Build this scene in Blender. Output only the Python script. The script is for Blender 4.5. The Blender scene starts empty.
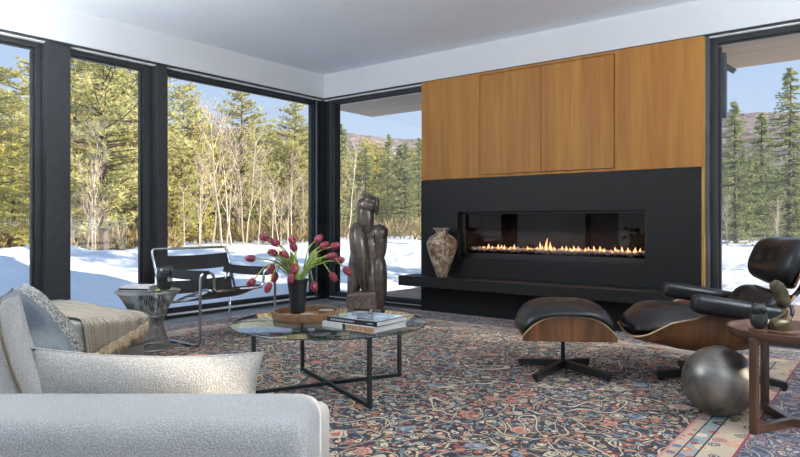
import bpy, bmesh, math, random
from mathutils import Vector, Matrix, noise
R = math.radians
C = bpy.context.scene.collection
PI = math.pi

# ------------------------------------------------------------------ helpers
def link(o, parent=None):
    C.objects.link(o)
    if parent is not None:
        o.parent = parent
    return o

def obj(name, bm, m, parent=None, smooth=False, auto=None):
    me = bpy.data.meshes.new(name)
    bm.normal_update()
    bm.to_mesh(me); bm.free()
    for mm in (m if isinstance(m, (list, tuple)) else [m]):
        me.materials.append(mm)
    if smooth or auto:
        for p in me.polygons: p.use_smooth = True
    o = bpy.data.objects.new(name, me)
    link(o, parent)
    if auto:
        me.set_sharp_from_angle(angle=R(auto))
    return o

def thing(name, label, cat, loc=(0, 0, 0), rz=0, group=None):
    o = bpy.data.objects.new(name, None)
    o.empty_display_size = .05
    link(o)
    o.location = loc; o.rotation_euler = (0, 0, rz)
    return tag(o, label, cat, group)

def tag(o, label, cat, group=None):
    o['label'] = label; o['category'] = cat
    if group: o['group'] = group
    return o

def struct(name, bm, m, **k):
    o = obj(name, bm, m, **k)
    o['kind'] = 'structure'
    return o

def BM(): return bmesh.new()

def box(bm, x0, x1, y0, y1, z0, z1, bev=0, mi=0, M=None, seg=2):
    vs = [bm.verts.new(p) for p in ((x0,y0,z0),(x1,y0,z0),(x1,y1,z0),(x0,y1,z0),(x0,y0,z1),(x1,y0,z1),(x1,y1,z1),(x0,y1,z1))]
    fs = [bm.faces.new([vs[i] for i in f]) for f in ((0,3,2,1),(4,5,6,7),(0,1,5,4),(1,2,6,5),(2,3,7,6),(3,0,4,7))]
    for f in fs: f.material_index = mi
    allv = vs
    if bev:
        es = list({e for f in fs for e in f.edges})
        r = bmesh.ops.bevel(bm, geom=es, offset=bev, segments=seg, profile=.5, affect='EDGES')
        allv = list({v for f in r['faces'] for v in f.verts} | {v for v in vs if v.is_valid})
        for f in {f for v in allv for f in v.link_faces}: f.material_index = mi
    if M is not None:
        bmesh.ops.transform(bm, matrix=M, verts=[v for v in allv if v.is_valid])
    return allv

def lathe(bm, prof, n=32, c=(0, 0, 0), mi=0, cap=True, M=None, rf=None):
    rings = []
    for (r, z) in prof:
        ring = []
        for i in range(n):
            a = 2*PI*i/n
            rr = r*(rf(a, z) if rf else 1)
            v = Vector((rr*math.cos(a), rr*math.sin(a), z))
            if M is not None: v = M @ v
            ring.append(bm.verts.new(v + Vector(c)))
        rings.append(ring)
    for a, b in zip(rings, rings[1:]):
        for i in range(n):
            j = (i+1) % n
            f = bm.faces.new((a[i], a[j], b[j], b[i])); f.material_index = mi
    if cap:
        for ring, rev in ((rings[0], True), (rings[-1], False)):
            f = bm.faces.new(ring[::-1] if rev else ring); f.material_index = mi

def smooth_path(pts, rad=.04, seg=5):
    """round the inner corners of a polyline"""
    pts = [Vector(p) for p in pts]
    out = [pts[0]]
    for a, b, c in zip(pts, pts[1:], pts[2:]):
        d1 = (a-b); d2 = (c-b)
        r = min(rad, d1.length*.48, d2.length*.48)
        p0 = b + d1.normalized()*r; p2 = b + d2.normalized()*r
        for i in range(seg+1):
            t = i/seg
            out.append(p0*(1-t)**2 + b*2*t*(1-t) + p2*t*t)
    out.append(pts[-1])
    return out

def catmull(pts, seg=6):
    P = [Vector(p) for p in pts]
    P = [P[0]*2-P[1]] + P + [P[-1]*2-P[-2]]
    out = []
    for i in range(1, len(P)-2):
        for k in range(seg):
            t = k/seg
            a, b, c, d = P[i-1:i+3]
            out.append(.5*((2*b)+(c-a)*t+(2*a-5*b+4*c-d)*t*t+(3*b-a-3*c+d)*t**3))
    out.append(P[-2])
    return out

def tube(bm, pts, r=.01, n=8, mi=0, cap=True, flat=None):
    pts = [Vector(p) for p in pts]
    N = len(pts)
    rr = r if isinstance(r, (list, tuple)) else [r]*N
    t0 = (pts[1]-pts[0]).normalized()
    up = Vector((0, 0, 1)) if abs(t0.z) < .9 else Vector((1, 0, 0))
    u = t0.cross(up).normalized()
    rings = []
    for i, p in enumerate(pts):
        if i == 0: t = pts[1]-pts[0]
        elif i == N-1: t = pts[-1]-pts[-2]
        else: t = (pts[i+1]-pts[i]).normalized()+(pts[i]-pts[i-1]).normalized()
        if t.length < 1e-9: t = t0
        t.normalize()
        u = (u - t*u.dot(t))
        if u.length < 1e-6: u = t.orthogonal()
        u.normalize()
        v = t.cross(u)
        fl = 1 if flat is None else flat
        rings.append([bm.verts.new(p + (u*math.cos(2*PI*k/n)*fl + v*math.sin(2*PI*k/n))*rr[i]) for k in range(n)])
    for a, b in zip(rings, rings[1:]):
        for k in range(n):
            j = (k+1) % n
            f = bm.faces.new((a[k], a[j], b[j], b[k])); f.material_index = mi
    if cap and n > 2:
        bm.faces.new(rings[0][::-1]).material_index = mi
        bm.faces.new(rings[-1]).material_index = mi

def bar(bm, a, b, w, h, mi=0):
    """square bar from a to b, w across, h vertical-ish"""
    a, b = Vector(a), Vector(b)
    t = (b-a).normalized()
    up = Vector((0, 0, 1)) if abs(t.z) < .95 else Vector((0, 1, 0))
    s = t.cross(up).normalized(); v = s.cross(t).normalized()
    vs = []
    for p in (a, b):
        for (i, j) in ((-1,-1), (1,-1), (1,1), (-1,1)):
            vs.append(bm.verts.new(p + s*i*w/2 + v*j*h/2))
    for f in ((0,1,2,3), (7,6,5,4), (0,4,5,1), (1,5,6,2), (2,6,7,3), (3,7,4,0)):
        bm.faces.new([vs[i] for i in f]).material_index = mi

def sheet(bm, fn, nu, nv, th=0, mi=0, closed=True):
    """grid surface fn(u,v)->Vector, u,v in 0..1, given thickness th along its normal"""
    G = [[Vector(fn(i/nu, j/nv)) for j in range(nv+1)] for i in range(nu+1)]
    def nrm(i, j):
        a = G[min(i+1, nu)][j]-G[max(i-1, 0)][j]
        b = G[i][min(j+1, nv)]-G[i][max(j-1, 0)]
        n = a.cross(b)
        return n.normalized() if n.length > 1e-12 else Vector((0, 0, 1))
    A = [[bm.verts.new(G[i][j]) for j in range(nv+1)] for i in range(nu+1)]
    for i in range(nu):
        for j in range(nv):
            bm.faces.new((A[i][j], A[i+1][j], A[i+1][j+1], A[i][j+1])).material_index = mi
    if th:
        B = [[bm.verts.new(G[i][j]-nrm(i, j)*th) for j in range(nv+1)] for i in range(nu+1)]
        for i in range(nu):
            for j in range(nv):
                bm.faces.new((B[i][j], B[i][j+1], B[i+1][j+1], B[i+1][j])).material_index = mi
        for i in range(nu):
            bm.faces.new((A[i][0], B[i][0], B[i+1][0], A[i+1][0])).material_index = mi
            bm.faces.new((A[i][nv], A[i+1][nv], B[i+1][nv], B[i][nv])).material_index = mi
        for j in range(nv):
            bm.faces.new((A[0][j], A[0][j+1], B[0][j+1], B[0][j])).material_index = mi
            bm.faces.new((A[nu][j], B[nu][j], B[nu][j+1], A[nu][j+1])).material_index = mi

def blob(bm, c, r, M=None, sub=3, nz=0, fr=4, mi=0, seed=0):
    r3 = r if isinstance(r, (list, tuple)) else (r, r, r)
    res = bmesh.ops.create_icosphere(bm, subdivisions=sub, radius=1)
    for v in res['verts']:
        k = 1 + nz*noise.noise(v.co*fr*.5 + Vector((seed*7.1, seed*3.3, seed)))
        p = Vector((v.co.x*r3[0], v.co.y*r3[1], v.co.z*r3[2]))*k
        if M is not None: p = M @ p
        v.co = p + Vector(c)
    for f in {f for v in res['verts'] for f in v.link_faces}: f.material_index = mi

def rounded_slab(bm, w, d, z0, z1, r, bev, M=None):
    pass

# ------------------------------------------------------------------ materials
def mat(name):
    m = bpy.data.materials.new(name); m.use_nodes = True
    nt = m.node_tree
    return m, nt, nt.nodes['Principled BSDF']

def node(nt, t, **k):
    n = nt.nodes.new(t)
    for a, b in k.items():
        if a == 'inp':
            for kk, vv in b.items(): n.inputs[kk].default_value = vv
        else: setattr(n, a, b)
    return n

def L(nt, a, b): nt.links.new(a, b)

def ramp(nt, stops, interp='LINEAR'):
    n = nt.nodes.new('ShaderNodeValToRGB')
    n.color_ramp.interpolation = interp
    e = n.color_ramp.elements
    while len(e) < len(stops): e.new(.5)
    for el, (p, c) in zip(e, stops):
        el.position = p; el.color = (*c, 1) if len(c) == 3 else c
    return n

def coords(nt, scale=(1, 1, 1), kind='Object', rot=(0, 0, 0)):
    tc = nt.nodes.new('ShaderNodeTexCoord')
    mp = nt.nodes.new('ShaderNodeMapping')
    mp.inputs['Scale'].default_value = scale
    mp.inputs['Rotation'].default_value = rot
    L(nt, tc.outputs[kind], mp.inputs['Vector'])
    return mp.outputs['Vector']

def math_n(nt, op, a, b=None, c=None):
    n = nt.nodes.new('ShaderNodeMath'); n.operation = op
    for i, x in enumerate((a, b, c)):
        if x is None: continue
        if isinstance(x, (int, float)): n.inputs[i].default_value = x
        else: L(nt, x, n.inputs[i])
    return n.outputs[0]

def mixc(nt, f, a, b, blend='MIX'):
    n = nt.nodes.new('ShaderNodeMix'); n.data_type = 'RGBA'; n.blend_type = blend
    for i, x in ((0, f), (6, a), (7, b)):
        if isinstance(x, (int, float)): n.inputs[i].default_value = x
        elif isinstance(x, tuple): n.inputs[i].default_value = (*x[:3], 1)
        else: L(nt, x, n.inputs[i])
    return n.outputs[2]

def srgb(r, g, b):
    f = lambda c: (c/255/12.92) if c/255 <= .04045 else ((c/255+.055)/1.055)**2.4
    return (f(r), f(g), f(b))

def plain(name, col, rough=.5, metal=0, var=.08, vscale=6, bump=0, bscale=60, spec=.5, coat=0, sheen=0, bdist=.002, stretch=(1,1,1)):
    m, nt, b = mat(name)
    v = coords(nt, stretch)
    nz = node(nt, 'ShaderNodeTexNoise', inp={'Scale': vscale, 'Detail': 5, 'Roughness': .6})
    L(nt, v, nz.inputs['Vector'])
    lo = tuple(c*(1-var*1.6) for c in col); hi = tuple(min(1, c*(1+var*1.6)) for c in col)
    rp = ramp(nt, [(.3, lo), (.7, hi)])
    L(nt, nz.outputs['Fac'], rp.inputs['Fac']); L(nt, rp.outputs['Color'], b.inputs['Base Color'])
    b.inputs['Roughness'].default_value = rough; b.inputs['Metallic'].default_value = metal
    b.inputs['Specular IOR Level'].default_value = spec
    b.inputs['Coat Weight'].default_value = coat
    b.inputs['Sheen Weight'].default_value = sheen
    if bump:
        n2 = node(nt, 'ShaderNodeTexNoise', inp={'Scale': bscale, 'Detail': 4})
        L(nt, v, n2.inputs['Vector'])
        bp = node(nt, 'ShaderNodeBump', inp={'Strength': bump, 'Distance': bdist})
        L(nt, n2.outputs['Fac'], bp.inputs['Height']); L(nt, bp.outputs['Normal'], b.inputs['Normal'])
    return m

def wood(name, c1, c2, axis='Z', scale=18, rough=.4, band=None, coat=0, streak=14):
    m, nt, b = mat(name)
    s = {'X': (.06, 1, 1), 'Y': (1, .06, 1), 'Z': (1, 1, .06)}[axis]
    v = coords(nt, s)
    n1 = node(nt, 'ShaderNodeTexNoise', inp={'Scale': scale, 'Detail': 7, 'Roughness': .65, 'Distortion': .6})
    L(nt, v, n1.inputs['Vector'])
    rp = ramp(nt, [(.32, c2), (.5, tuple((x+y)/2 for x, y in zip(c1, c2))), (.66, c1)])
    L(nt, n1.outputs['Fac'], rp.inputs['Fac'])
    n2 = node(nt, 'ShaderNodeTexNoise', inp={'Scale': streak*8, 'Detail': 3, 'Roughness': .6})
    v2 = coords(nt, tuple(.012 if q < 1 else 1 for q in s))
    L(nt, v2, n2.inputs['Vector'])
    r2 = ramp(nt, [(.3, (.72, .7, .66)), (.6, (1, 1, 1))])
    L(nt, n2.outputs['Fac'], r2.inputs['Fac'])
    col = mixc(nt, .7, rp.outputs['Color'], r2.outputs['Color'], 'MULTIPLY')
    if band:
        n3 = node(nt, 'ShaderNodeTexNoise', inp={'Scale': 2.2, 'Detail': 2})
        L(nt, coords(nt, tuple(.02 if q < 1 else 2.2 for q in s)), n3.inputs['Vector'])
        r3 = ramp(nt, [(.35, (1-band, 1-band, 1-band*1.1)), (.62, (1, 1, 1))])
        L(nt, n3.outputs['Fac'], r3.inputs['Fac'])
        col = mixc(nt, 1, col, r3.outputs['Color'], 'MULTIPLY')
    L(nt, col, b.inputs['Base Color'])
    b.inputs['Roughness'].default_value = rough
    b.inputs['Coat Weight'].default_value = coat
    bp = node(nt, 'ShaderNodeBump', inp={'Strength': .15, 'Distance': .001})
    L(nt, n2.outputs['Fac'], bp.inputs['Height']); L(nt, bp.outputs['Normal'], b.inputs['Normal'])
    return m

def fabric(name, c1, c2, scale=260, bump=.5, rough=.95, mott=.1, wave=False):
    m, nt, b = mat(name)
    v = coords(nt)
    w1 = node(nt, 'ShaderNodeTexVoronoi', inp={'Scale': scale})
    L(nt, v, w1.inputs['Vector'])
    n = node(nt, 'ShaderNodeTexNoise', inp={'Scale': 5, 'Detail': 4}); L(nt, v, n.inputs['Vector'])
    rp = ramp(nt, [(.15, c1), (.75, c2)])
    L(nt, w1.outputs['Distance'], rp.inputs['Fac'])
    r2 = ramp(nt, [(.3, (1-mott,)*3), (.7, (1, 1, 1))]); L(nt, n.outputs['Fac'], r2.inputs['Fac'])
    L(nt, mixc(nt, 1, rp.outputs['Color'], r2.outputs['Color'], 'MULTIPLY'), b.inputs['Base Color'])
    b.inputs['Roughness'].default_value = rough
    b.inputs['Specular IOR Level'].default_value = .15
    b.inputs['Sheen Weight'].default_value = .2
    n4 = node(nt, 'ShaderNodeTexNoise', inp={'Scale': 7, 'Detail': 5, 'Roughness': .6}); L(nt, v, n4.inputs['Vector'])
    hh = math_n(nt, 'ADD', math_n(nt, 'MULTIPLY', w1.outputs['Distance'], -1), math_n(nt, 'MULTIPLY', n4.outputs['Fac'], 5))
    bp = node(nt, 'ShaderNodeBump', inp={'Strength': bump, 'Distance': .003})
    L(nt, hh, bp.inputs['Height']); L(nt, bp.outputs['Normal'], b.inputs['Normal'])
    return m

def glassy(name, tint=(1, 1, 1), ior=1.5, edge=None, rough=0, boost=1.0, base=0.0):
    m, nt, b = mat(name)
    nt.nodes.remove(b)
    out = nt.nodes['Material Output']
    tr = node(nt, 'ShaderNodeBsdfTransparent', inp={'Color': (*tint, 1)})
    gl = node(nt, 'ShaderNodeBsdfGlossy', inp={'Roughness': rough, 'Color': (1, 1, 1, 1)})
    fr = node(nt, 'ShaderNodeFresnel')
    geo = nt.nodes.new('ShaderNodeNewGeometry')      # same reflectance on both faces of a thin pane
    L(nt, math_n(nt, 'MULTIPLY_ADD', geo.outputs['Backfacing'], 1/ior-ior, ior), fr.inputs['IOR'])
    f = math_n(nt, 'MINIMUM', math_n(nt, 'ADD', math_n(nt, 'MULTIPLY', fr.outputs[0], boost), base), 1.0)
    mx = nt.nodes.new('ShaderNodeMixShader')
    L(nt, f, mx.inputs[0]); L(nt, tr.outputs[0], mx.inputs[1]); L(nt, gl.outputs[0], mx.inputs[2])
    L(nt, mx.outputs[0], out.inputs['Surface'])
    return m

M_ = {}
M_['white'] = plain('painted_plaster', srgb(202, 205, 209), .85, var=.015, vscale=2)
M_['ceil'] = plain('ceiling_paint', srgb(232, 239, 246), .8, var=.015, vscale=1.5)
M_['frame'] = plain('black_aluminium', (.016, .018, .021), .38, var=.15, spec=.6)
M_['frame2'] = plain('grey_aluminium', (.06, .07, .08), .35, var=.1, spec=.6)
M_['post'] = plain('charcoal_steel', (.022, .024, .028), .55, var=.15, vscale=14)
M_['track'] = plain('pale_track_paint', (.78, .80, .83), .5)
M_['stone'] = plain('black_slate', (.0115, .0115, .0112), .55, var=.25, vscale=35, bump=.12, bscale=180, spec=.28)
M_['cab'] = wood('cedar_veneer', srgb(176, 122, 50), srgb(150, 96, 34), 'Z', 9, .6, band=.16)
M_['trimwood'] = plain('golden_trim', srgb(170, 130, 70), .4)
M_['soffit'] = wood('whitewashed_boards', srgb(206, 190, 172), srgb(186, 170, 152), 'X', 6, .7)
M_['deck'] = wood('deck_boards', srgb(176, 150, 134), srgb(140, 116, 104), 'X', 6, .7)
M_['chrome'] = plain('chrome', (.62, .64, .66), .13, 1, var=.02)
M_['blackmetal'] = plain('black_metal', (.012, .013, .014), .45, 0, var=.2)
M_['leather'] = plain('black_leather', (.010, .0105, .0125), .3, 0, var=.3, vscale=12, bump=.25, bscale=140, spec=.55)
M_['saddle'] = plain('black_saddle_leather', (.013, .014, .016), .5, 0, var=.3, bump=.15, bscale=200)
M_['rosewood'] = wood('striped_veneer', srgb(146, 96, 56), srgb(48, 27, 15), 'Z', 13, .38)
M_['walnut'] = wood('walnut', srgb(112, 78, 58), srgb(64, 42, 31), 'X', 12, .35, coat=.2)
M_['walnutz'] = wood('walnut_upright', srgb(112, 78, 58), srgb(64, 42, 31), 'Z', 12, .35, coat=.2)
M_['plyedge'] = plain('pale_ply_edge', srgb(196, 166, 128), .5)
M_['traywood'] = wood('honey_wood', srgb(150, 114, 80), srgb(112, 80, 52), 'X', 14, .4)
M_['glass'] = glassy('window_glass', (.985, .99, .99), 1.45, boost=.6)
M_['table_glass'] = glassy('table_glass', (.86, .93, .92), 1.5, boost=1.15)
M_['fire_glass'] = glassy('smoked_glass', (.80, .77, .76), 1.5, boost=.3, base=.0)
M_['tumbler'] = glassy('smoked_tumbler_glass', (.66, .675, .68), 1.5)
M_['clear'] = glassy('clear_tumbler_glass', (.93, .94, .94), 1.5)
M_['inner'] = plain('firebox_steel', (.016, .012, .012), .8, spec=.1)
M_['sofa'] = fabric('oatmeal_boucle', srgb(172, 170, 167), srgb(204, 202, 198), 230, .8)
M_['lumbar'] = fabric('cream_weave', srgb(178, 171, 161), srgb(222, 216, 206), 240, .8)
M_['seampil'] = fabric('light_linen', srgb(170, 166, 161), srgb(208, 204, 198), 280, .5)
M_['seamcord'] = fabric('tan_cord', srgb(120, 106, 84), srgb(160, 144, 118), 300, .8)
M_['taupe'] = fabric('taupe_velvet', srgb(140, 134, 128), srgb(158, 151, 145), 200, .2)
M_['bluegrey'] = fabric('slate_blue_cloth', srgb(72, 84, 94), srgb(108, 120, 130), 240, .4, mott=.35)
M_['fringe'] = plain('cream_yarn', srgb(196, 174, 144), .95, var=.2, vscale=40)
M_['sphere'] = None
M_['bronze'] = plain('bronze', (.135, .108, .09), .26, .3, var=.35, vscale=9, bump=.15, bscale=40)
M_['bronze_rough'] = plain('rough_bronze', (.15, .105, .085), .7, .05, var=.4, vscale=30, bump=.8, bscale=70)
M_['brass'] = plain('aged_brass', (.20, .165, .10), .38, .85, var=.5, vscale=7)
M_['darkstone'] = plain('dark_green_stone', (.03, .032, .028), .3, .1, var=.5, vscale=25)
M_['vase'] = plain('black_ceramic', (.014, .014, .015), .42, 0, var=.3, bump=.5, bscale=45, bdist=.004)
M_['petal'] = plain('tulip_petal', srgb(158, 66, 80), .5, 0, var=.3, vscale=25)
M_['stem'] = plain('tulip_stem', srgb(164, 178, 92), .5, 0, var=.2)
M_['leaf'] = plain('tulip_leaf', srgb(172, 190, 104), .45, 0, var=.25)
M_['paper'] = plain('paper_pages', srgb(226, 224, 218), .8, var=.06, vscale=300, stretch=(.01, .01, 1))
M_['bookblack'] = plain('black_cover', (.015, .015, .016), .3)
M_['bookwhite'] = plain('white_cover', srgb(222, 220, 216), .4)
M_['booktan'] = plain('tan_spine', srgb(186, 142, 98), .6, var=.4, vscale=60)
M_['white_ink'] = plain('white_ink', srgb(205, 205, 205), .5)
M_['coaster'] = plain('marble_coaster', srgb(190, 186, 180), .3, var=.12)
M_['wire'] = plain('nickel_wire', (.62, .60, .57), .28, .95, var=.1)
M_['lime'] = plain('yellow_green_glaze', srgb(176, 178, 96), .4, var=.2)
M_['pebble'] = plain('grey_pebble', srgb(168, 158, 152), .7, var=.25, vscale=20)
M_['brick'] = None

# ---- patinated sphere
def m_sphere():
    m, nt, b = mat('burnished_metal')
    v = coords(nt)
    n = node(nt, 'ShaderNodeTexNoise', inp={'Scale': 5, 'Detail': 6, 'Roughness': .6, 'Distortion': .8}); L(nt, v, n.inputs['Vector'])
    r = ramp(nt, [(.3, (.10, .095, .09)), (.5, (.25, .235, .21)), (.7, (.40, .37, .33))]); L(nt, n.outputs['Fac'], r.inputs['Fac'])
    vo = node(nt, 'ShaderNodeTexVoronoi', inp={'Scale': 7}); L(nt, v, vo.inputs['Vector'])
    r2 = ramp(nt, [(.12, (.6, .6, .6)), (.15, (.35, .33, .3)), (.18, (1, 1, 1))]); L(nt, vo.outputs['Distance'], r2.inputs['Fac'])
    L(nt, mixc(nt, .5, r.outputs['Color'], r2.outputs['Color'], 'MULTIPLY'), b.inputs['Base Color'])
    b.inputs['Metallic'].default_value = .85
    rr = ramp(nt, [(.3, (.3,)*3), (.7, (.48,)*3)]); L(nt, n.outputs['Fac'], rr.inputs['Fac']); L(nt, rr.outputs['Color'], b.inputs['Roughness'])
    return m
M_['sphere'] = m_sphere()

# ---- mottled stone vase
def m_stonevase():
    m, nt, b = mat('mottled_marble')
    v = coords(nt)
    n = node(nt, 'ShaderNodeTexNoise', inp={'Scale': 11, 'Detail': 8, 'Roughness': .7, 'Distortion': 1.2}); L(nt, v, n.inputs['Vector'])
    r = ramp(nt, [(.36, srgb(62, 46, 36)), (.46, srgb(128, 104, 82)), (.54, srgb(178, 160, 136)), (.64, srgb(212, 200, 182))]); L(nt, n.outputs['Fac'], r.inputs['Fac'])
    L(nt, r.outputs['Color'], b.inputs['Base Color']); b.inputs['Roughness'].default_value = .35
    return m
M_['stonevase'] = m_stonevase()

# ---- speckled pillow
def m_speckle():
    m, nt, b = mat('speckled_tweed')
    v = coords(nt)
    vo = node(nt, 'ShaderNodeTexVoronoi', inp={'Scale': 150}); L(nt, v, vo.inputs['Vector'])
    sp = node(nt, 'ShaderNodeSeparateColor'); L(nt, vo.outputs['Color'], sp.inputs[0])
    r = ramp(nt, [(0, srgb(78, 80, 82)), (.28, srgb(128, 128, 124)), (.55, srgb(190, 187, 180))], 'CONSTANT'); L(nt, sp.outputs[0], r.inputs['Fac'])
    L(nt, r.outputs['Color'], b.inputs['Base Color']); b.inputs['Roughness'].default_value = .95
    bp = node(nt, 'ShaderNodeBump', inp={'Strength': .6, 'Distance': .004}); L(nt, vo.outputs['Distance'], bp.inputs['Height']); L(nt, bp.outputs['Normal'], b.inputs['Normal'])
    return m
M_['speckle'] = m_speckle()

# ---- woven throw: bands of slub and dashes, local x across the bands
def m_throw():
    m, nt, b = mat('woven_throw')
    tc = nt.nodes.new('ShaderNodeTexCoord'); uv = tc.outputs['UV']
    s = nt.nodes.new('ShaderNodeSeparateXYZ'); L(nt, uv, s.inputs[0])
    w = math_n(nt, 'SINE', math_n(nt, 'MULTIPLY', s.outputs[0], 2*PI*26))
    d = math_n(nt, 'SINE', math_n(nt, 'MULTIPLY', s.outputs[1], 2*PI*60))
    g = math_n(nt, 'SINE', math_n(nt, 'MULTIPLY', s.outputs[0], 2*PI*5))
    mask = math_n(nt, 'MULTIPLY', math_n(nt, 'GREATER_THAN', w, .55), math_n(nt, 'GREATER_THAN', d, -.3))
    mask = math_n(nt, 'MULTIPLY', mask, math_n(nt, 'ADD', .15, math_n(nt, 'MULTIPLY', math_n(nt, 'GREATER_THAN', g, 0), .55)))
    n = node(nt, 'ShaderNodeTexNoise', inp={'Scale': 90, 'Detail': 3}); L(nt, uv, n.inputs['Vector'])
    r = ramp(nt, [(.3, srgb(176, 160, 138)), (.7, srgb(208, 196, 178))]); L(nt, n.outputs['Fac'], r.inputs['Fac'])
    L(nt, mixc(nt, mask, r.outputs['Color'], srgb(112, 104, 94)), b.inputs['Base Color'])
    b.inputs['Roughness'].default_value = .95
    bp = node(nt, 'ShaderNodeBump', inp={'Strength': .8, 'Distance': .006}); L(nt, w, bp.inputs['Height']); L(nt, bp.outputs['Normal'], b.inputs['Normal'])
    return m
M_['throw'] = m_throw()

# ---- floor stone
def m_floor():
    m, nt, b = mat('grey_stone_floor')
    v = coords(nt)
    br = node(nt, 'ShaderNodeTexBrick', inp={'Scale': 1.0, 'Mortar Size': .004, 'Brick Width': .9, 'Row Height': .6,
              'Color1': (*srgb(158, 164, 172), 1), 'Color2': (*srgb(146, 152, 160), 1), 'Mortar': (*srgb(70, 72, 76), 1)})
    L(nt, v, br.inputs['Vector'])
    n = node(nt, 'ShaderNodeTexNoise', inp={'Scale': 7, 'Detail': 6}); L(nt, v, n.inputs['Vector'])
    r = ramp(nt, [(.3, (.82,)*3), (.7, (1.08,)*3)]); L(nt, n.outputs['Fac'], r.inputs['Fac'])
    L(nt, mixc(nt, 1, br.outputs['Color'], r.outputs['Color'], 'MULTIPLY'), b.inputs['Base Color'])
    b.inputs['Roughness'].default_value = .2
    return m
M_['floor'] = m_floor()

# ---- persian rug
RUG = (-5.50, .75, -1.6, 5.74)      # x0 x1 y0 y1
def m_rug():
    m, nt, b = mat('persian_rug')
    tc = nt.nodes.new('ShaderNodeTexCoord'); V = tc.outputs['Object']
    def vm(op, a, c):
        n = nt.nodes.new('ShaderNodeVectorMath'); n.operation = op
        L(nt, a, n.inputs[0])
        if isinstance(c, tuple): n.inputs[1].default_value = c
        else: L(nt, c, n.inputs[1])
        return n.outputs[0]
    def tex(t, vec, **k):
        n = node(nt, t, inp=k); L(nt, vec, n.inputs['Vector']); return n
    def warp(sc, amt):
        n = tex('ShaderNodeTexNoise', V, Scale=sc, Detail=2)
        return vm('ADD', V, vm('MULTIPLY', vm('SUBTRACT', n.outputs['Color'], (.5, .5, .5)), (amt, amt, 0)))
    Vw = warp(7, .10)
    PAL = [(0, srgb(30, 38, 62)), (.20, srgb(184, 88, 58)), (.33, srgb(214, 188, 150)), (.48, srgb(96, 120, 140)), (.58, srgb(204, 128, 92)),
           (.68, srgb(226, 206, 172)), (.78, srgb(30, 38, 58)), (.90, srgb(160, 58, 66)), (.96, srgb(196, 148, 96))]
    # small blossoms
    def blossoms(vec, sc, rad, pal):
        vo = tex('ShaderNodeTexVoronoi', vec, Scale=sc, Randomness=.75)
        sp = nt.nodes.new('ShaderNodeSeparateColor'); L(nt, vo.outputs['Color'], sp.inputs[0])
        d = vo.outputs['Distance']
        c = ramp(nt, pal, 'CONSTANT'); L(nt, sp.outputs[0], c.inputs['Fac'])
        c2 = ramp(nt, pal, 'CONSTANT'); L(nt, sp.outputs[1], c2.inputs['Fac'])
        inner = math_n(nt, 'LESS_THAN', d, rad*.42)
        col = mixc(nt, inner, c.outputs['Color'], c2.outputs['Color'])
        return col, math_n(nt, 'LESS_THAN', d, rad), d
    navy = srgb(16, 20, 38)
    nn = tex('ShaderNodeTexNoise', V, Scale=1.3, Detail=2)
    ground = ramp(nt, [(.40, navy), (.5, srgb(22, 30, 54)), (.58, srgb(44, 36, 42))]); L(nt, nn.outputs['Fac'], ground.inputs['Fac'])
    c1, k1, d1 = blossoms(warp(16, .045), 27, .46, PAL)
    col = mixc(nt, k1, ground.outputs['Color'], c1)
    # vines : contour lines of smooth noise at two scales, dark outline each side
    def vines(sc, width, dist, shift):
        n = tex('ShaderNodeTexNoise', vm('ADD', V, shift), Scale=sc, Detail=0, Distortion=dist)
        f = n.outputs['Fac']
        w = math_n(nt, 'PINGPONG', math_n(nt, 'MULTIPLY', f, 6), .5)
        return math_n(nt, 'LESS_THAN', w, width), math_n(nt, 'LESS_THAN', w, width*1.9)
    def scrolls(sc, rnd_, k, w0, shift, amt):
        vo = tex('ShaderNodeTexVoronoi', vm('ADD', warp(3.5, amt), shift), Scale=sc, Randomness=rnd_)
        loc = vm('SUBTRACT', vm('ADD', warp(3.5, amt), shift), vo.outputs['Position'])
        sp = nt.nodes.new('ShaderNodeSeparateXYZ'); L(nt, loc, sp.inputs[0])
        th = math_n(nt, 'MULTIPLY', math_n(nt, 'ARCTAN2', sp.outputs[1], sp.outputs[0]), 1/(2*PI))
        r = math_n(nt, 'SQRT', math_n(nt, 'ADD', math_n(nt, 'MULTIPLY', sp.outputs[0], sp.outputs[0]), math_n(nt, 'MULTIPLY', sp.outputs[1], sp.outputs[1])))
        cc = nt.nodes.new('ShaderNodeSeparateColor'); L(nt, vo.outputs['Color'], cc.inputs[0])
        hand = math_n(nt, 'MULTIPLY_ADD', math_n(nt, 'GREATER_THAN', cc.outputs[0], .5), 2, -1)
        t = math_n(nt, 'FRACT', math_n(nt, 'ADD', math_n(nt, 'MULTIPLY', th, hand), math_n(nt, 'ADD', math_n(nt, 'MULTIPLY', r, k), 20.0)))
        w = math_n(nt, 'ABSOLUTE', math_n(nt, 'SUBTRACT', t, .5))
        wid = math_n(nt, 'MULTIPLY_ADD', math_n(nt, 'SINE', math_n(nt, 'ADD', math_n(nt, 'MULTIPLY', r, 95), math_n(nt, 'MULTIPLY', th, 31))), w0*.38, w0)
        return math_n(nt, 'LESS_THAN', w, wid), math_n(nt, 'LESS_THAN', w, math_n(nt, 'ADD', wid, .06))
    a1, o1 = scrolls(2.6, .6, 10, .05, (0, 0, 0), .22)
    a2, o2 = scrolls(4.4, .75, 16, .075, (4.3, 2.1, 0), .16)
    a3, o3 = vines(2.0, .022, .9, (1, 8, 0))
    col = mixc(nt, o2, col, srgb(34, 40, 58)); col = mixc(nt, a2, col, srgb(132, 142, 136))
    col = mixc(nt, o1, col, navy); col = mixc(nt, a1, col, srgb(200, 180, 146))
    c4, k4, d4 = blossoms(warp(9, .10), 12.5, .30, [(0, srgb(214, 196, 164)), (.35, srgb(196, 112, 78)), (.55, srgb(220, 204, 176)), (.75, srgb(150, 164, 166)), (.88, srgb(200, 136, 118))])
    kk = math_n(nt, 'LESS_THAN', d4, .40)
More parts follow.
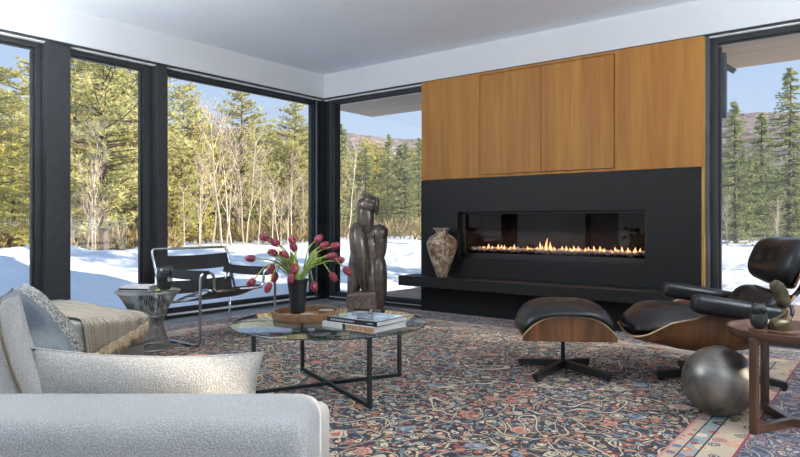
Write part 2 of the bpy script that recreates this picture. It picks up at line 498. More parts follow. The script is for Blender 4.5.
    core = math_n(nt, 'LESS_THAN', math_n(nt, 'ABSOLUTE', math_n(nt, 'SUBTRACT', d4, .19)), .025)
    col = mixc(nt, kk, col, navy); col = mixc(nt, k4, col, c4); col = mixc(nt, core, col, srgb(74, 60, 66))
    # palmettes
    c2, k2, d2 = blossoms(Vw, 5.2, .25, [(0, srgb(190, 104, 80)), (.3, srgb(218, 198, 170)), (.5, srgb(110, 140, 164)), (.75, srgb(208, 150, 128))])
    ring = math_n(nt, 'GREATER_THAN', math_n(nt, 'SINE', math_n(nt, 'MULTIPLY', d2, 75)), .1)
    c2 = mixc(nt, math_n(nt, 'MULTIPLY', ring, .75), c2, c1)
    col = mixc(nt, k2, col, c2)
    col = mixc(nt, o3, col, navy); col = mixc(nt, a3, col, srgb(220, 202, 174))
    # border bands measured from the nearest long edge
    s = nt.nodes.new('ShaderNodeSeparateXYZ'); L(nt, V, s.inputs[0])
    cx, cy = (-.8-5.50)/2, 1
    X1 = -.80
    bx = math_n(nt, 'SUBTRACT', s.outputs[0], X1)                         # right border grows to the right
    bl = math_n(nt, 'SUBTRACT', -4.6-.35, s.outputs[0])                   # left border
    by = math_n(nt, 'SUBTRACT', s.outputs[1], 5.05)
    dd = math_n(nt, 'MAXIMUM', math_n(nt, 'MAXIMUM', bx, bl), by)
    def band(a, e):
        return math_n(nt, 'MULTIPLY', math_n(nt, 'GREATER_THAN', dd, a), math_n(nt, 'LESS_THAN', dd, e))
    CREAM = [(0, srgb(206, 150, 128)), (.3, srgb(96, 112, 140)), (.6, srgb(182, 78, 70)), (.8, srgb(160, 176, 180))]
    cb, kb, db = blossoms(warp(20, .02), 19, .42, CREAM)
    b1 = mixc(nt, kb, srgb(190, 168, 142), cb)
    cb2, kb2, db2 = blossoms(warp(14, .03), 13, .44, PAL)
    ring2 = math_n(nt, 'GREATER_THAN', math_n(nt, 'SINE', math_n(nt, 'MULTIPLY', db2, 60)), .2)
    b2 = mixc(nt, kb2, srgb(200, 180, 154), mixc(nt, math_n(nt, 'MULTIPLY', ring2, .8), cb2, srgb(222, 200, 176)))
    b3 = mixc(nt, kb2, srgb(150, 160, 160), cb2)
    pink = srgb(196, 130, 124)
    for (a, e, cc) in ((0, .012, pink), (.012, .055, b1), (.055, .062, navy), (.062, .12, b3), (.12, .128, navy), (.128, .25, b2), (.25, .262, srgb(150, 50, 62))):
        col = mixc(nt, band(a, e), col, cc)
    # outer main border : light navy ground with blossoms (keeps field pattern, bluer)
    col = mixc(nt, math_n(nt, 'MULTIPLY', band(.262, 3), .35), col, srgb(92, 104, 132))
    edge = band(.62, .69)
    col = mixc(nt, edge, col, b1)
    # pile wear
    n5 = tex('ShaderNodeTexNoise', V, Scale=160, Detail=3, Roughness=.7)
    r5 = ramp(nt, [(.3, (.62,)*3), (.7, (1.12,)*3)]); L(nt, n5.outputs['Fac'], r5.inputs['Fac'])
    col = mixc(nt, 1, col, r5.outputs['Color'], 'MULTIPLY')
    L(nt, col, b.inputs['Base Color'])
    b.inputs['Roughness'].default_value = .95; b.inputs['Specular IOR Level'].default_value = .15
    b.inputs['Sheen Weight'].default_value = .15
    bp = node(nt, 'ShaderNodeBump', inp={'Strength': .5, 'Distance': .004}); L(nt, n5.outputs['Fac'], bp.inputs['Height']); L(nt, bp.outputs['Normal'], b.inputs['Normal'])
    return m
M_['rug'] = m_rug()

def leafmat(name, c1, c2, trans=.35):
    m, nt, b = mat(name)
    out = nt.nodes['Material Output']
    n = node(nt, 'ShaderNodeTexNoise', inp={'Scale': 1.1, 'Detail': 4, 'Roughness': .7}); L(nt, coords(nt), n.inputs['Vector'])
    r = ramp(nt, [(.35, c1), (.65, c2)]); L(nt, n.outputs['Fac'], r.inputs['Fac'])
    L(nt, r.outputs['Color'], b.inputs['Base Color']); b.inputs['Roughness'].default_value = .7
    b.inputs['Specular IOR Level'].default_value = .2
    t = node(nt, 'ShaderNodeBsdfTranslucent'); L(nt, r.outputs['Color'], t.inputs['Color'])
    mx = nt.nodes.new('ShaderNodeMixShader'); mx.inputs[0].default_value = trans
    L(nt, b.outputs[0], mx.inputs[1]); L(nt, t.outputs[0], mx.inputs[2]); L(nt, mx.outputs[0], out.inputs['Surface'])
    return m
M_['pine'] = leafmat('pine_needles', srgb(168, 168, 108), srgb(226, 220, 164))
M_['pine2'] = leafmat('yellow_pine_needles', srgb(182, 178, 100), srgb(234, 224, 150))
M_['spruce'] = leafmat('spruce_needles', srgb(120, 132, 92), srgb(190, 194, 138))
M_['bark'] = plain('grey_bark', srgb(96, 86, 76), .9, var=.3, vscale=6)
M_['birch'] = plain('pale_birch_bark', srgb(188, 176, 162), .8, var=.12, vscale=3)
M_['twig'] = plain('bare_twigs', srgb(186, 170, 152), .9, var=.2)
M_['snow'] = plain('snow', (.86, .88, .92), .7, var=.02, vscale=.6, bump=.5, bscale=2.2, bdist=.25)
M_['thicket'] = leafmat('brushwood', srgb(120, 108, 78), srgb(176, 158, 116), .2)

def m_hill():
    m, nt, b = mat('wooded_hill')
    v = coords(nt)
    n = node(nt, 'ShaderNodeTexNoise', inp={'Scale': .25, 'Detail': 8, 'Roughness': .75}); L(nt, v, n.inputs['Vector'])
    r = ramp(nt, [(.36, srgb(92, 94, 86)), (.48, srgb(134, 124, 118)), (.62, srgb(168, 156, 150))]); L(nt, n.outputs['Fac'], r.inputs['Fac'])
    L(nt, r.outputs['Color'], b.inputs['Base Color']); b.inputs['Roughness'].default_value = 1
    b.inputs['Specular IOR Level'].default_value = 0
    return m
M_['hill'] = m_hill()
#PART2
# ================================================================== THE ROOM
XL, YB, XR, YF = -5.87, 5.895, 2.8, -3.5
b = BM(); box(b, XL-.25, XR+.2, YF-.2, 5.91, -.2, 0); box(b, XL-.25, -4.27, 5.90, 6.1, -.2, 0); box(b, -1.3, XR+.2, 5.90, 6.1, -.2, 0); struct('floor', b, M_['floor'])
b = BM(); box(b, XL-.2, XR+.2, YF-.2, 6.1, 2.911, 3.0); struct('ceiling', b, M_['ceil'])
b = BM(); box(b, XL-.2, XL, YF, 6.1, 2.6, 2.911)
struct('wall_left', b, M_['white'])
b = BM(); box(b, XL, XR, YB, 6.1, 2.6, 2.911)
struct('wall_back', b, M_['white'])
b = BM()
box(b, -4.25, -1.33, 6.42, 6.5, 0, 2.6)
box(b, -4.26, -4.16, 5.96, 6.42, 0, 2.6); box(b, -1.40, -1.325, 5.96, 6.42, 0, 2.6)
struct('wall_rear', b, M_['white'])
b = BM()
box(b, XR, XR+.2, YF, 6.1, 2.6, 2.911)
for (y0, y1) in ((YF, -2.2), (5.75, 6.1), (-.2, 2.83), (2.99, 3.1)): box(b, XR, XR+.2, y0, y1, 0, 2.6)  # narrow slot near the last pier is shaped to drop sun on the sofa
struct('wall_right', b, M_['white'])
b = BM(); box(b, XL, XR, YF-.2, YF, 2.6, 2.911); box(b, XL-.2, -5.4, YF-.2, YF, 0, 2.6); box(b, 2.3, XR+.2, YF-.2, YF, 0, 2.6)
struct('wall_front', b, M_['white'])
# roof with overhanging soffit
b = BM()
box(b, -6.9, XL-.2, YF-1, 8.06, 2.75, 3.0); box(b, XL-.2, XR+1, 6.1, 8.06, 2.75, 3.0)
struct('trim_1', b, M_['soffit'])
b = BM(); box(b, -6.95, XR+1, YF-1, 8.1, 3.0, 3.2); struct('roof', b, M_['frame2'])

# shadow-gap strips and shade tracks over the glazing
b = BM(); box(b, XL-.02, XL+.012, YF, YB, 2.585, 2.603); box(b, XL, XR, YB-.012, YB+.02, 2.585, 2.603); struct('trim_2', b, M_['frame'])
b = BM(); box(b, XL-.07, XL-.022, YF, YB, 2.575, 2.6); box(b, XL-.02, -4.28, YB+.022, YB+.07, 2.575, 2.6); box(b, -1.3, XR, YB+.022, YB+.07, 2.575, 2.6)
struct('trim_3', b, M_['track'])

def window(n, side, a, c, jl=.08, jr=.08, z0=0, z1=2.6):
    """side 'L': runs along y from a to c at x=-6.05..-5.95 ; side 'B': runs along x at y=5.96..6.06"""
    fr = BM(); gl = BM()
    def bx(bm, s0, s1, d0, d1, zz0, zz1):
        if side == 'L': box(bm, -5.95-d1, -5.95-d0, s0, s1, zz0, zz1)
        else: box(bm, s0, s1, 5.955+d0, 5.955+d1, zz0, zz1)
    bx(fr, a, c, 0, .1, 2.53, z1); bx(fr, a, c, 0, .1, z0, .085)
    bx(fr, a, a+jl, 0, .1, .085, 2.53); bx(fr, c-jr, c, 0, .1, .085, 2.53)
    # inner sash line
    for (s0, s1, q0, q1) in ((a+jl, c-jr, 2.515, 2.53), (a+jl, c-jr, .085, .10), (a+jl, a+jl+.018, .1, 2.5), (c-jr-.018, c-jr, .1, 2.5)):
        bx(fr, s0, s1, .03, .07, q0, q1)
    # sill track
    bx(fr, a, c, -.05, 0, 0, .035)
    bx(gl, a+jl, c-jr, .045, .055, .09, 2.51)
    o = struct('window_%d' % n, fr, M_['frame'])
    obj('pane', gl, M_['glass'], o)
    return o
window(1, 'L', .92, 2.50, jr=.085)
window(2, 'L', 2.60, 3.56, jl=.1, jr=.13)
window(3, 'L', 3.60, 5.84, jl=.1, jr=.045)
window(4, 'B', -5.80, -4.27, jl=.07, jr=.02)
window(5, 'B', -1.31, XR-.02, jl=.10, jr=.08)
window(6, 'L', -3.3, .72)
for i, (y0, y1) in enumerate(((2.472, 2.682), (3.531, 3.642), (.68, .93))):
    b = BM(); box(b, -5.97, -5.868, y0, y1, 0, 2.587, .003); struct('column_%d' % (i+1), b, M_['post'])
b = BM(); box(b, -6.06, -5.93, 5.80, 6.06, 0, 2.6); box(b, -5.93, -5.77, 5.97, 6.06, 0, 2.6); box(b, -5.955, -5.895, 5.86, 5.975, 0, 2.6)
struct('column_4', b, M_['frame'])
b = BM(); box(b, -5.965, -5.90, 5.80, 5.812, .0, 2.59); box(b, -5.80, -5.788, 5.93, 5.96, .0, 2.59); struct('trim_4', b, M_['frame2'])
b = BM(); box(b, -1.322, -1.298, 5.865, 5.96, 0, 2.585); struct('trim_5', b, M_['trimwood'])
b = BM(); box(b, -1.298, -1.27, 5.90, 5.965, 0, 2.585); struct('trim_6', b, M_['frame2'])
b = BM(); box(b, -4.1, -2.15, 6.51, 9.1, -.4, 3.6); struct('wall_sun_block', b, M_['frame2'])  # unseen block added to keep sun off the snow by the left windows
# exterior bracket seen at the head of the right window
b = BM(); box(b, -1.205, -1.17, 6.07, 6.12, 1.9, 2.47, .004)
box(b, -1.17, -1.07, 6.075, 6.115, 2.33, 2.375, .004, M=Matrix.Translation((-1.17, 0, 2.375)) @ Matrix.Rotation(R(38), 4, 'Y') @ Matrix.Translation((1.17, 0, -2.375)))
tag(obj('shade_bracket', b, M_['frame2']), 'grey angled metal bracket outside the top left corner of the right window', 'bracket')

b = BM(); box(b, -5.915, -5.905, 2.7, 5.80, .035, .043); box(b, -5.948, -5.940, 2.7, 5.80, .035, .05); box(b, -5.79, -4.28, 5.915, 5.922, .035, .043); struct('trim_8', b, M_['track'])
# deck outside the back window
b = BM()
for i in range(21):
    y0 = 6.1+i*.145
    box(b, -5.9, 5.5, y0, y0+.138, -.06, -.02)
struct('trim_7', b, M_['deck'])

# ================================================================== FIREPLACE WALL
cab = thing('wall_cabinet', 'honey cedar cabinet panels covering the wall above the black fireplace', 'cabinet', (-2.79, 5.85, 1.47))
def cb(x0, x1, z0, z1, y0=0.0, y1=.05): 
    q = BM(); box(q, x0+2.79, x1+2.79, y0, y1, z0-1.47, z1-1.47, .0015); return q
obj('end_panel', cb(-4.270, -3.503, 1.472, 2.585), M_['cab'], cab)
obj('end_panel', cb(-2.062, -1.308, 1.472, 2.585), M_['cab'], cab)
obj('door', cb(-3.496, -2.801, 1.502, 2.552, -.004), M_['cab'], cab)
obj('door', cb(-2.795, -2.069, 1.502, 2.552, -.004), M_['cab'], cab)
obj('rail', cb(-3.503, -2.062, 2.558, 2.585), M_['cab'], cab)
obj('rail', cb(-3.503, -2.062, 1.472, 1.496), M_['cab'], cab)
obj('carcass', cb(-4.265, -1.32, 1.475, 2.58, .05, .4), M_['cab'], cab)

sur = thing('fireplace_surround', 'matte black stone fireplace surround below the wood cabinet panels', 'fireplace', (-2.8, 5.85, 0))
b = BM()
for (x0, x1, z0, z1) in ((-4.275, -3.785, .0, 1.468), (-1.782, -1.325, 0, 1.468), (-3.785, -1.782, 1.109, 1.468), (-3.785, -1.782, 0, .617)):
    box(b, x0+2.8, x1+2.8, 0, .045, z0, z1)
obj('slab', b, M_['stone'], sur)
b = BM()
for (x0, x1, z0, z1) in ((-4.275, -3.785, .0, 1.468), (-1.782, -1.325, 0, 1.468), (-3.785, -1.782, 1.109, 1.468), (-3.785, -1.782, 0, .617)):
    box(b, x0+2.8, x1+2.8, .045, .4, z0, z1)
obj('core', b, M_['stone'], sur)
b = BM(); box(b, -1.535, 1.475, -.345, 0, .305, .41, .002); obj('bench', b, M_['stone'], sur)

ins = thing('fireplace_insert', 'long horizontal gas fireplace insert glowing behind dark glass', 'fireplace', (-2.785, 5.90, .617))
b = BM()
box(b, -1.0, 1.0, .40, .41, 0, .49); box(b, -1.0, 1.0, .12, .40, .0, .055); box(b, -1.0, 1.0, .10, .40, .465, .49)
box(b, -1.0, -.985, .05, .40, 0, .49); box(b, .985, 1.0, .05, .40, 0, .49)
obj('firebox', b, M_['inner'], ins)
b = BM()
for (x0, x1, z0, z1) in ((-1.0, -.955, 0, .49), (.97, 1.0, 0, .49), (-1.0, 1.0, 0, .045), (-1.0, 1.0, .468, .49)):
    box(b, x0, x1, .03, .06, z0, z1, .002)
obj('frame', b, M_['blackmetal'], ins)
b = BM(); box(b, -.957, .972, .05, .056, .043, .47); obj('glass', b, M_['fire_glass'], ins)
b = BM(); box(b, -.96, .97, .12, .34, .055, .07); obj('burner_tray', b, M_['inner'], ins)
def m_flame():
    m, nt, bs = mat('gas_flame')
    out = nt.nodes['Material Output']; nt.nodes.remove(bs)
    e = node(nt, 'ShaderNodeEmission', inp={'Color': (1, .45, .20, 1), 'Strength': 3.6})
    L(nt, e.outputs[0], out.inputs['Surface']); return m
M_['flame'] = m_flame()
random.seed(4)
for i in range(34):
    x = -.80 + i*.052 + random.uniform(-.015, .015)
    if -.42 < x < -.30 or x > .92: continue
    h = random.uniform(.03, .065)
    if -.17 < x < -.02: h += .04
    if abs(x+.09) < .03: h = .135
    b = BM()
    pr = [(.002, 0), (.011, .15*h), (.013, .35*h), (.008, .65*h), (.003, .88*h), (.0008, h)]
    sx = random.uniform(-.25, .25)
    lathe(b, pr, 8, (0, 0, 0), M=Matrix.Shear('XY', 4, (sx, 0)))
    if random.random() < .5: lathe(b, [(r_*.7, z*.6) for r_, z in pr], 8, (.017, .004, 0))
    f = obj('flame', b, M_['flame'], ins, smooth=True); f.location = (x, .19+random.uniform(-.012, .012), .085)
fa = bpy.data.lights.new('firelight', 'AREA'); fa.shape = 'RECTANGLE'; fa.size = 1.8; fa.size_y = .10; fa.energy = 5.0; fa.color = (1, .72, .5)
fo_ = bpy.data.objects.new('firelight', fa); C.objects.link(fo_); fo_.location = (-2.785, 6.10, .617+.30)
ppm = []
for s in range(4):
    b = BM(); blob(b, (0, 0, 0), (.034, .026, .024), sub=2, nz=.35, seed=s+1)
    me_o = obj('pebble', b, M_['pebble'], smooth=True); ppm.append(me_o)
k = 0
for row, (yy, zz) in enumerate(((.135, .079), (.20, .079), (.262, .082), (.315, .084))):
    for i in range(27):
        x = -.91 + i*.069 + (.03 if row % 2 else 0) + random.uniform(-.006, .006)
        if k < 4: o = ppm[k]
        else:
            o = ppm[k % 4].copy(); C.objects.link(o)
        o.location = (-2.785+x, 5.90+yy+random.uniform(-.006, .006), .617+zz+random.uniform(0, .006))
        o.rotation_euler = (0, 0, random.uniform(0, 6.28)); s = random.uniform(.85, 1.1); o.scale = (s, s, s)
        tag(o, 'rounded grey pebble in the bed along the gas flames', 'pebble', 'pebbles along the fireplace burner'); k += 1

# stone vase on the bench
vz = thing('stone_vase', 'mottled brown marble vase with flared lip on the black fireplace bench', 'vase', (-3.865, 5.670, .41))
b = BM()
prof = [(.052, 0), (.056, .012), (.06, .03), (.085, .10), (.118, .20), (.148, .30), (.157, .345), (.152, .385), (.125, .425), (.082, .452), (.058, .470), (.056, .482), (.068, .502), (.092, .520), (.094, .526), (.080, .526), (.05, .49), (.045, .45)]
lathe(b, [(r_*1.06, z_) for r_, z_ in prof], 48); obj('body', b, M_['stonevase'], vz, auto=50)

# ================================================================== RUG
b = BM()
x0, x1, y0, y1 = RUG
box(b, x0, x1, y0, y1, .001, .012, .004)
rug = thing('persian_rug', 'large worn persian rug in navy, rust and cream across the whole floor', 'rug', (0, 0, 0))
obj('field', b, M_['rug'], rug)
b = BM()
random.seed(8)
for i in range(1500):
    y = y0 + (y1-y0)*i/1500
    l = random.uniform(.03, .055)
    bar(b, (x0, y, .006), (x0-l, y+random.uniform(-.006, .006), .003), .0025, .002)
fr = obj('fringe', b, M_['fringe'], rug)

# ================================================================== GLASS COFFEE TABLE
TX, TY = -2.70, 2.765
ct = thing('coffee_table', 'round glass coffee table on a thin black crossed metal frame', 'coffee table', (TX, TY, .012))
b = BM(); lathe(b, [(.575, .378), (.583, .381), (.585, .384), (.583, .387), (.575, .39)], 96)
M_['glass_edge'] = plain('green_glass_edge', (.015, .06, .05), .1, spec=.8)
o = obj('glass_top', b, [M_['table_glass'], M_['glass_edge']], ct, auto=30)
for p in o.data.polygons:
    if abs(p.normal.z) < .9: p.material_index = 1
feet_ = [(.49, -.205), (.185, .44), (-.43, .175), (-.21, -.41)]
for (x, y) in feet_:
    a = math.atan2(y, x)
    b = BM(); box(b, -.011, .011, -.011, .011, 0, .378, .001, M=Matrix.Translation((x, y, 0)) @ Matrix.Rotation(a, 4, 'Z')); obj('leg', b, M_['blackmetal'], ct)
for i in range(2):
    (x, y), (x2, y2) = feet_[i], feet_[i+2]
    b = BM(); bar(b, (x, y, .011), (x2, y2, .011), .02, .02); obj('crossbar', b, M_['blackmetal'], ct)
    b = BM(); bar(b, (x, y, .368), (x*.8, y*.8, .368), .02, .018); bar(b, (x2, y2, .368), (x2*.8, y2*.8, .368), .02, .018); obj('bracket', b, M_['blackmetal'], ct)
TZ = .402
# tray
tr = thing('round_tray', 'round honey wood tray with a raised rim on the glass table', 'tray', (-2.89, 2.745, TZ))
b = BM(); lathe(b, [(.185, 0), (.203, .004), (.207, .02), (.207, .052), (.202, .055), (.193, .052), (.192, .018)], 64); obj('rim', b, M_['traywood'], tr, auto=40)
b = BM(); lathe(b, [(.190, .006), (.1905, .0155)], 64); obj('base', b, M_['traywood'], tr, auto=40)
# black vase
va = thing('flower_vase', 'tall tapered hammered black vase on small ball feet in the wooden tray', 'vase', (-2.915, 2.70, TZ+.0155))
b = BM(); lathe(b, [(.004, .024), (.044, .024), (.046, .03), (.049, .08), (.054, .14), (.061, .20), (.066, .228), (.067, .232), (.062, .232), (.056, .2), (.045, .08), (.04, .05), (.004, .045)], 40, rf=lambda a, z: 1+.012*math.sin(7*a+z*90)); obj('body', b, M_['vase'], va, auto=60)
b = BM()
lathe(b, [(.03, .018), (.038, .016), (.04, .024), (.03, .026)], 32); obj('collar', b, M_['vase'], va, auto=40)
for i in range(5):
    a = 2*PI*i/5+.4
    b = BM(); blob(b, (.042*math.cos(a), .042*math.sin(a), .011), (.0125, .0125, .011), sub=2); obj('foot', b, M_['vase'], va, smooth=True)
# coasters
cpos = [(-2.79, 2.665, 'stack of wood-edged marble coasters beside the black vase', 3), (-2.77, 2.80, 'wood-edged coaster stack at the tray edge, behind the books', 4)]
for (x, y, lab, nn) in cpos:
    for i in range(nn):
        t = thing('coaster', lab.replace('stack of', 'coaster from the stack of') if i else lab, 'coaster', (x, y, TZ+.0155+i*.0105), .3*i, 'wood-edged coasters on the tray')
        t['label'] = ['bottom', 'second', 'third', 'top'][i if i < nn-1 else 3] + ' wood-edged coaster of the pile ' + ('beside the black vase' if nn == 3 else 'at the tray edge behind the books')
        b = BM(); lathe(b, [(.048, 0), (.049, .001), (.049, .009), (.047, .010)], 6 if nn == 3 else 28); obj('base', b, M_['traywood'], t, auto=30)
        if i == nn-1:
            b = BM(); lathe(b, [(.044, .0095), (.044, .0112)], 6 if nn == 3 else 28); obj('inlay', b, M_['coaster'], t, auto=30)
# books: local x = spine direction
def book(name, label, loc, rz, w, d, h, cover, spine=None, group=None, t=.003):
    r = thing(name, label, 'book', loc, rz, group)
    b = BM()
    box(b, 0, w, 0, d, 0, t, .0008); box(b, 0, w, 0, d, h-t, h, .0008); 
    obj('cover', b, cover, r)
    b = BM(); box(b, 0, w, 0, .0035, t, h-t); obj('spine', b, spine or cover, r)
    b = BM(); box(b, .004, w-.004, .0035, d-.004, t, h-t); obj('pages', b, M_['paper'], r)
    return r
bk1 = book('book', 'lower coffee table book with a white and tan spine on the glass', (-2.60, 2.60, TZ), R(0), .385, .29, .031, M_['bookwhite'], M_['booktan'], 'coffee table books')
b = BM(); box(b, -.0005, .155, -.0012, .0, .0005, .0305); obj('spine_label', b, M_['bookwhite'], bk1)['label'] = 'white part of the spine'
b = BM(); box(b, .155, .178, -.0012, .0, .0005, .0305); obj('spine_band', b, M_['bookblack'], bk1)['label'] = 'black band on the spine'
bk2 = book('book', 'upper coffee table book with a black spine and a pale cover picture', (-2.575, 2.61, TZ+.031), R(1.5), .365, .285, .028, M_['bookblack'], M_['bookblack'], 'coffee table books')
def m_cover():
    m, nt, bs = mat('cover_photograph')
    n = node(nt, 'ShaderNodeTexNoise', inp={'Scale': 9, 'Detail': 5, 'Distortion': 1.5}); L(nt, coords(nt, (1, 2.2, 1)), n.inputs['Vector'])
    r = ramp(nt, [(.36, srgb(52, 64, 78)), (.46, srgb(150, 168, 186)), (.6, srgb(212, 222, 232))]); L(nt, n.outputs['Fac'], r.inputs['Fac'])
    L(nt, r.outputs['Color'], bs.inputs['Base Color']); bs.inputs['Roughness'].default_value = .12; bs.inputs['Coat Weight'].default_value = .6
    return m
b = BM(); box(b, .006, .359, .006, .279, .028, .0288); obj('cover_picture', b, m_cover(), bk2)['label'] = 'glossy pale blue-grey cover picture'
b = BM(); random.seed(2)
x = .03
while x < .20:
    w = random.uniform(.004, .011); box(b, x, x+w, -.0008, 0, .010, .018); x += w+random.uniform(.003, .007)
obj('spine_lettering', b, M_['white_ink'], bk2)['label'] = 'small white spine title'
b = BM()
x = .30
while x < .34: box(b, x, x+.006, -.0008, 0, .011, .017); x += .010
obj('spine_lettering', b, M_['white_ink'], bk2)['label'] = 'small white spine lettering'

# ---- tulips: head positions (lateral, height, depth) about the vase mouth
SA, CA = math.sin(R(38.06)), math.cos(R(38.06))
vb = Vector((-2.915, 2.70, 0)); mouth = Vector((-2.915, 2.70, TZ+.0155+.225))
tul = [(-34,238,.05,'upper left, highest of the left side, petals pointing up'),(-20,243,-.05,'upper left, just right of the topmost left bloom'),
 (-7,241,.06,'top centre left, rising from the middle of the bunch'),(-3,248,-.03,'just below and right of the top centre bloom'),
 (-23.5,253,.0,'left of centre, second row down'),(-10,254.5,-.08,'centre, short stem above the vase, second row down'),
 (-46.5,258.5,.02,'farthest left, bloom lying horizontal'),(0,266,-.12,'right above the vase rim, upper of two'),
 (-24.5,267.5,-.04,'left, half hidden small bloom in third row'),(-23.5,276.5,.03,'left, hanging, upper of two low left blooms'),
 (-43.5,280.5,-.05,'low far left, large bloom drooping outward'),(-26.5,284.5,-.08,'lowest on the left, bloom hanging straight down'),
 (-2.7,274.5,-.13,'touching the vase rim, lower of two'),(18,240,.08,'top right, highest of the right side'),
 (25.5,246,-.02,'upper right, second from the top'),(35.4,246.5,.04,'upper far right, bloom leaning outward'),
 (34,255.6,-.06,'right, cluster of two, upper bloom'),(39.8,260.5,.02,'right, cluster of two, lower outer bloom'),
 (48.7,269.6,-.03,'farthest right, bloom lying nearly horizontal'),(34.7,275.7,.0,'right, hanging at the end of an arched stem'),
 (16.8,284,-.04,'lowest on the right, hanging beside the vase')]
random.seed(11)
for i, (dx, py, dep, lab) in enumerate(tul):
    Dk = 3.93
    q = lambda lat, d, z: Vector((lat*CA - d*SA, lat*SA + d*CA, z))
    head = q(dx/636*Dk, dep, 1+(222-py)/636*Dk) + vb
    m0 = mouth + q(.03*max(-1, min(1, dx/25)), dep*.25, 0)
    t = thing('tulip', 'pink tulip in the black vase: ' + lab, 'flower', tuple(m0), 0, 'pink tulips in the black vase')
    hl = head - m0
    low = hl.z < .09
    side = Vector((hl.x, hl.y, 0))
    if low: mid = side*.55 + Vector((0, 0, max(.10, hl.z+.09)))
    else: mid = side*.42 + Vector((0, 0, hl.z*.68+.02))
    base = Vector((0, 0, 0)) - Vector((side.x, side.y, 0))*.12 - Vector((0, 0, .10))
    base.x = max(-.02, min(.02, base.x)); base.y = max(-.02, min(.02, base.y))
    path = catmull([base, (0, 0, 0), mid, hl], 7)
    b = BM(); tube(b, path, .0042, 6); obj('stem', b, M_['stem'], t, smooth=True)
    # head along the end direction
    dr = (path[-1]-path[-3]).normalized()
    if dx < -44 and not low: dr = (q(-1, 0, 0)).normalized()
    rot = dr.to_track_quat('Z', 'Y').to_matrix().to_4x4()
    b = BM()
    for k in range(6):
        a = 2*PI*k/6; ro = 1.0 if k % 2 else .9
        def pf(u, v, a=a, ro=ro):
            w = (v-.5)*2
            r = (.0215*math.sin(PI*min(1, u*.78+.14))**.8 + .001)*ro
            hw = .62*math.sin(PI*(u*.86+.10))**.7
            an = a + w*hw
            z = u*.066
            return (r*math.cos(an), r*math.sin(an), z)
        sheet(b, pf, 7, 4, .0012)
    bmesh.ops.transform(b, matrix=Matrix.Translation(hl - dr*.022) @ rot, verts=b.verts)
    obj('bloom', b, M_['petal'], t, smooth=True)
    # leaf
    if i not in (1, 6, 11):
        b = BM()
        s = 1.0; out = side.normalized() if side.length > .02 else Vector((.3, -.9, 0)).normalized()
        out = (out + q(random.uniform(-.4, .4), random.uniform(-.3, .3), 0)).normalized()
        Lf = random.uniform(.20, .28); cur = random.uniform(.35, 1.0) if i != 9 else 1.1
        pr = out.cross(Vector((0, 0, 1)))
        def lf(u, v):
            w = (v-.5)*2
            ang_ = R(80) - cur*u*1.15
            p = Vector((0, 0, -.03)) + out*(Lf*u*math.cos(R(80)-cur*u*.75)) + Vector((0, 0, Lf*u*math.sin(R(80)-cur*u*.75)))
            hw = .027*math.sin(PI*min(1, u*.93+.07))**.8
            return p + pr*(w*hw) + out*(-abs(w)*hw*.5)
        sheet(b, lf, 10, 4, .0012); obj('leaf', b, M_['leaf'], t, smooth=True)
#PART3
def cam_pt(r, d, z=0):
    """room position r metres to the right and d metres ahead of the viewpoint's footprint"""
    return Vector((r*CA - d*SA, r*SA + d*CA, z))
RG = .012   # rug surface

# ================================================================== TUBULAR CHAIR
ch = thing('tubular_armchair', 'chrome tube armchair with black leather straps beside the tall left windows', 'armchair', (-4.63, 3.34, RG), 0)
b = BM(); RT = .0115
for s in (-1, 1):
    y = .38*s
    tube(b, smooth_path([(-.30, y, .60), (-.32, y, RT), (.32, y, RT), (.325, y, .585), (.325, y-.125*s, .585), (.32, y-.13*s, .43), (.32, 0, .43)], .055), RT, 10)
obj('frame', b, M_['chrome'], ch, smooth=True)
b = BM()
tube(b, smooth_path([(-.22, -.38, .33), (-.375, -.38, .755), (-.375, .38, .755), (-.22, .38, .33)], .04), RT, 10)
obj('back_frame', b, M_['chrome'], ch, smooth=True)
b = BM()
for s in (-1, 1):
    y = .25*s
    tube(b, smooth_path([(.30, y, .43), (.20, y, .44), (-.26, y, .30), (-.30, y*1.25, .46), (-.30, y*1.5, .60)], .05), RT, 10)
tube(b, [(-.27, -.25, .30), (-.27, .25, .30)], RT, 10)
tube(b, [(-.05, -.25, .365), (-.05, .25, .365)], RT*.8, 10)
obj('seat_frame', b, M_['chrome'], ch, smooth=True)
b = BM(); sheet(b, lambda u, v: (.31-.57*u, (v-.5)*.49, .447-.15*u-.03*math.sin(PI*u)), 12, 4, .005); obj('seat', b, M_['saddle'], ch, auto=40)
b = BM(); sheet(b, lambda u, v: (-.325-.045*v-.012*math.sin(PI*u), (u-.5)*.76, .575+.125*v-.012*math.sin(PI*u)), 14, 3, .006); obj('back_strap', b, M_['saddle'], ch, auto=40)
b = BM(); sheet(b, lambda u, v: (-.262-.03*v, (u-.5)*.74, .375+.11*v-.01*math.sin(PI*u)), 12, 3, .006); obj('back_strap', b, M_['saddle'], ch, auto=40)
for s in (-1, 1):
    b = BM(); sheet(b, lambda u, v: (.325-.64*u, s*.317+.02*(v-.5), .525+.075*v-.008*math.sin(PI*u)), 12, 3, .006)
    tube(b, [(.322, s*.30, .586), (.322, s*.36, .586)], .016, 10)
    obj('arm_strap', b, M_['saddle'], ch, auto=40)

